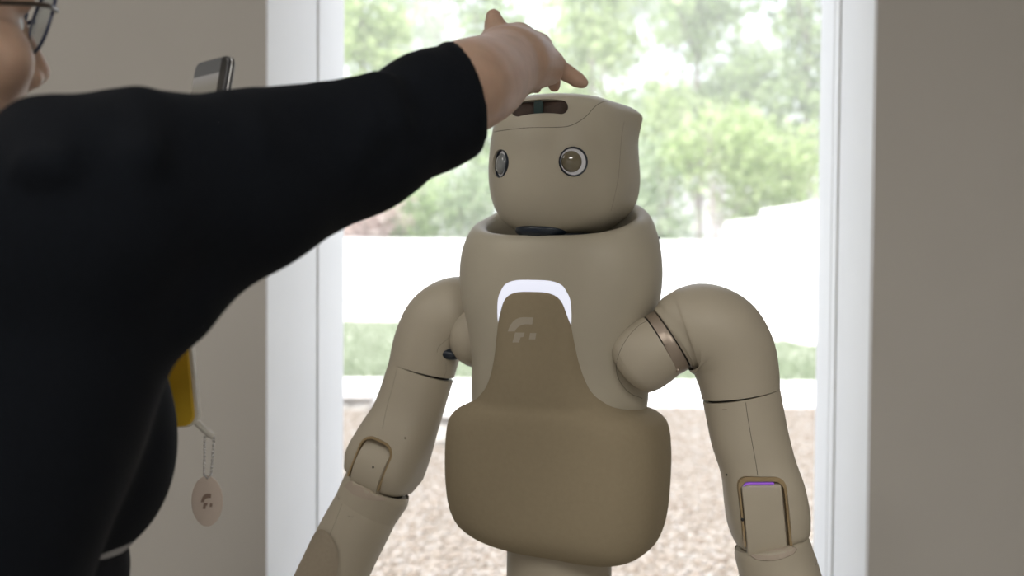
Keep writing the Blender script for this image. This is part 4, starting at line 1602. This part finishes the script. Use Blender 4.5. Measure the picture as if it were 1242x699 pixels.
for s in (-1, 1):
    rp = rim_pts(s)
    ro = link('rim', closed_tube(rp, .0016), M_rim, gl)
    lb = bmesh.new()
    c0 = sum(rp, Vector()) / len(rp)
    fr_ = [lb.verts.new(p) for p in rp]
    fk_ = [lb.verts.new(p + HF * .0015) for p in rp]
    lb.faces.new(fr_)
    lb.faces.new(fk_)
    for i in range(len(rp)):
        j = (i + 1) % len(rp)
        lb.faces.new((fr_[i], fr_[j], fk_[j], fk_[i]))
    bmesh.ops.recalc_face_normals(lb, faces=lb.faces)
    link('lens', lb, M_lens, ro, smooth=0)
    link('temple', tube([(hl(s * .060, .100, .012), .0022), (hl(s * .076, .080, .012), .0022), (hl(s * .083, .03, .006), .0022), (hl(s * .085, -.02, .0), .0022), (hl(s * .083, -.04, -.025), .002)], world=True, sub=5, seg=8), M_temple, gl)
link('bridge', tube([(hl(-.009, .102, .008), .0018), (hl(0, .106, .012), .0018), (hl(.009, .102, .008), .0018)], world=True, sub=4, seg=8), M_rim, gl)

# ---- phone
ph = thing('smartphone', 'dark smartphone with lit screen held up behind the black sleeve', 'phone', PC)


def slab3(c, ex, ey, ez, hx, hy, hz, r_, bev=.0012):
    """rounded-corner slab; ex,ey in-plane axes, ez thickness"""
    pts = []
    for (sx, sy, a0) in ((1, 1, 0), (-1, 1, 90), (-1, -1, 180), (1, -1, 270)):
        for k in range(7):
            a_ = math.radians(a0 + 15 * k)
            pts.append((sx * (hx - r_) + r_ * math.cos(a_), sy * (hy - r_) + r_ * math.sin(a_)))
    rings_ = []
    for (z_, sh_) in ((-hz, bev), (-hz + bev, 0), (hz - bev, 0), (hz, bev)):
        rings_.append([c + ex * (x_ * (1 - sh_ / hx)) + ey * (y_ * (1 - sh_ / hy)) + ez * z_ for x_, y_ in pts])
    return loft(rings_), pts


bm, _ = slab3(PC, -pdir, -pdown, pnorm, .0365, .0755, .0042, .0095)
link('phone_body', bm, M_phone, ph)
bm, _ = slab3(PC - pnorm * .0004, -pdir, -pdown, pnorm, .0370, .0760, .0014, .010)
link('phone_frame', bm, M_metal, ph)
# screen with uv
sb = bmesh.new()
uvl = sb.loops.layers.uv.new('UVMap')
_, pts = slab3(PC, -pdir, -pdown, pnorm, .0352, .0742, .0005, .0085)
vs = [sb.verts.new(PC - pdir * x_ - pdown * y_ + pnorm * .0045) for x_, y_ in pts]
f = sb.faces.new(vs)
for l_, (x_, y_) in zip(f.loops, pts):
    l_[uvl].uv = (.5 + x_ / .0704, .5 + y_ / .1484)
link('screen', sb, M_screen, ph, smooth=0)

# ---- yellow case hanging in front, with strap
YD = 1.27
yc = at(216, 455, YD)
yx = (at(244, 505, YD) - at(0, 505, YD)).normalized()
yd = (at(243, 505, YD) - at(235.5, 427, YD)).normalized()
yx = (yx - yd * yx.dot(yd)).normalized()
yn = yx.cross(yd).normalized()
if yn.y > 0:
    yn = -yn
c_ = at(243, 515.5, YD) - yx * .038 - yd * .064
dev = thing('yellow_case', 'flat yellow case with white edge and strap hanging below the black sleeve', 'case', c_)
bm, _ = slab3(c_ + yn * .001, yx, yd, yn, .0345, .063, .0085, .011)
link('case_body', bm, M_yellow, dev)
bm, _ = slab3(c_ - yn * .003, yx, yd, yn, .038, .065, .0070, .013)
link('case_edge', bm, M_cream, dev)
link('strap', tube([(at(236, 510, YD), .0036), (at(247, 521, YD), .0034), (at(256, 528, YD), .0036), (at(259, 530, YD), .003)], world=True, sub=4, seg=10), M_cream, dev)
# neck cord up to the collar
link('cord', tube([(c_ - yd * .060, .002), (at(170, 330, 1.26), .002), (Vector((-.42, 1.17, 1.45)), .002), (Vector((-.50, 1.12, 1.50)), .002)], world=True, sub=4, seg=8), M_cream, dev)

# ---- key tag on a ball chain
kt = thing('key_tag', 'pale pink oval tag on a ball chain hanging from the white strap', 'tag', at(251, 577, YD))
cb = bmesh.new()
for (x0, y0, x1, y1) in ((248.5, 531, 247.5, 576), (259.5, 531, 256, 576)):
    n = 11
    for k in range(n):
        t_ = k / (n - 1)
        ellipsoid(at(x0 + (x1 - x0) * t_, y0 + (y1 - y0) * t_, YD), (.00155,) * 3, seg=8, rings=6, bm=cb)
    Tube([(at(x0, y0, YD), .0003), (at(x1, y1, YD), .0003)], world=True, sub=1, seg=5).bm(cb)
Tube([(at(248.5, 531, YD), .0008), (at(254, 527, YD - .002), .0008), (at(259.5, 531, YD), .0008)], world=True, sub=3, seg=6).bm(cb)
Tube([(at(247.5, 576, YD), .0008), (at(252, 580.5, YD - .002), .0008), (at(256, 576, YD), .0008)], world=True, sub=3, seg=6).bm(cb)
ch = link('ball_chain', cb, M_metal, kt)
tc = at(251.3, 608, YD)
rg = []
for z_, sh_ in ((-.0012, .94), (-.0008, 1), (.0008, 1), (.0012, .94)):
    rg.append([tc + Vector((.0161 * sh_ * math.cos(2 * PI * k / 40), 0, .0263 * sh_ * math.sin(2 * PI * k / 40))) + Vector((0, z_, 0)) for k in range(40)])
tg = link('tag_plate', loft(rg), M_tag, kt)
link('logo', decal(bvh_of([tg]), [[(243.6 + (x_ - 210) / 14.2, 599 + (y_ - 378) / 9.6) for x_, y_ in p] for p in LOGO], lift=.0004, cuts=1), M_taglogo, tg, smooth=0)
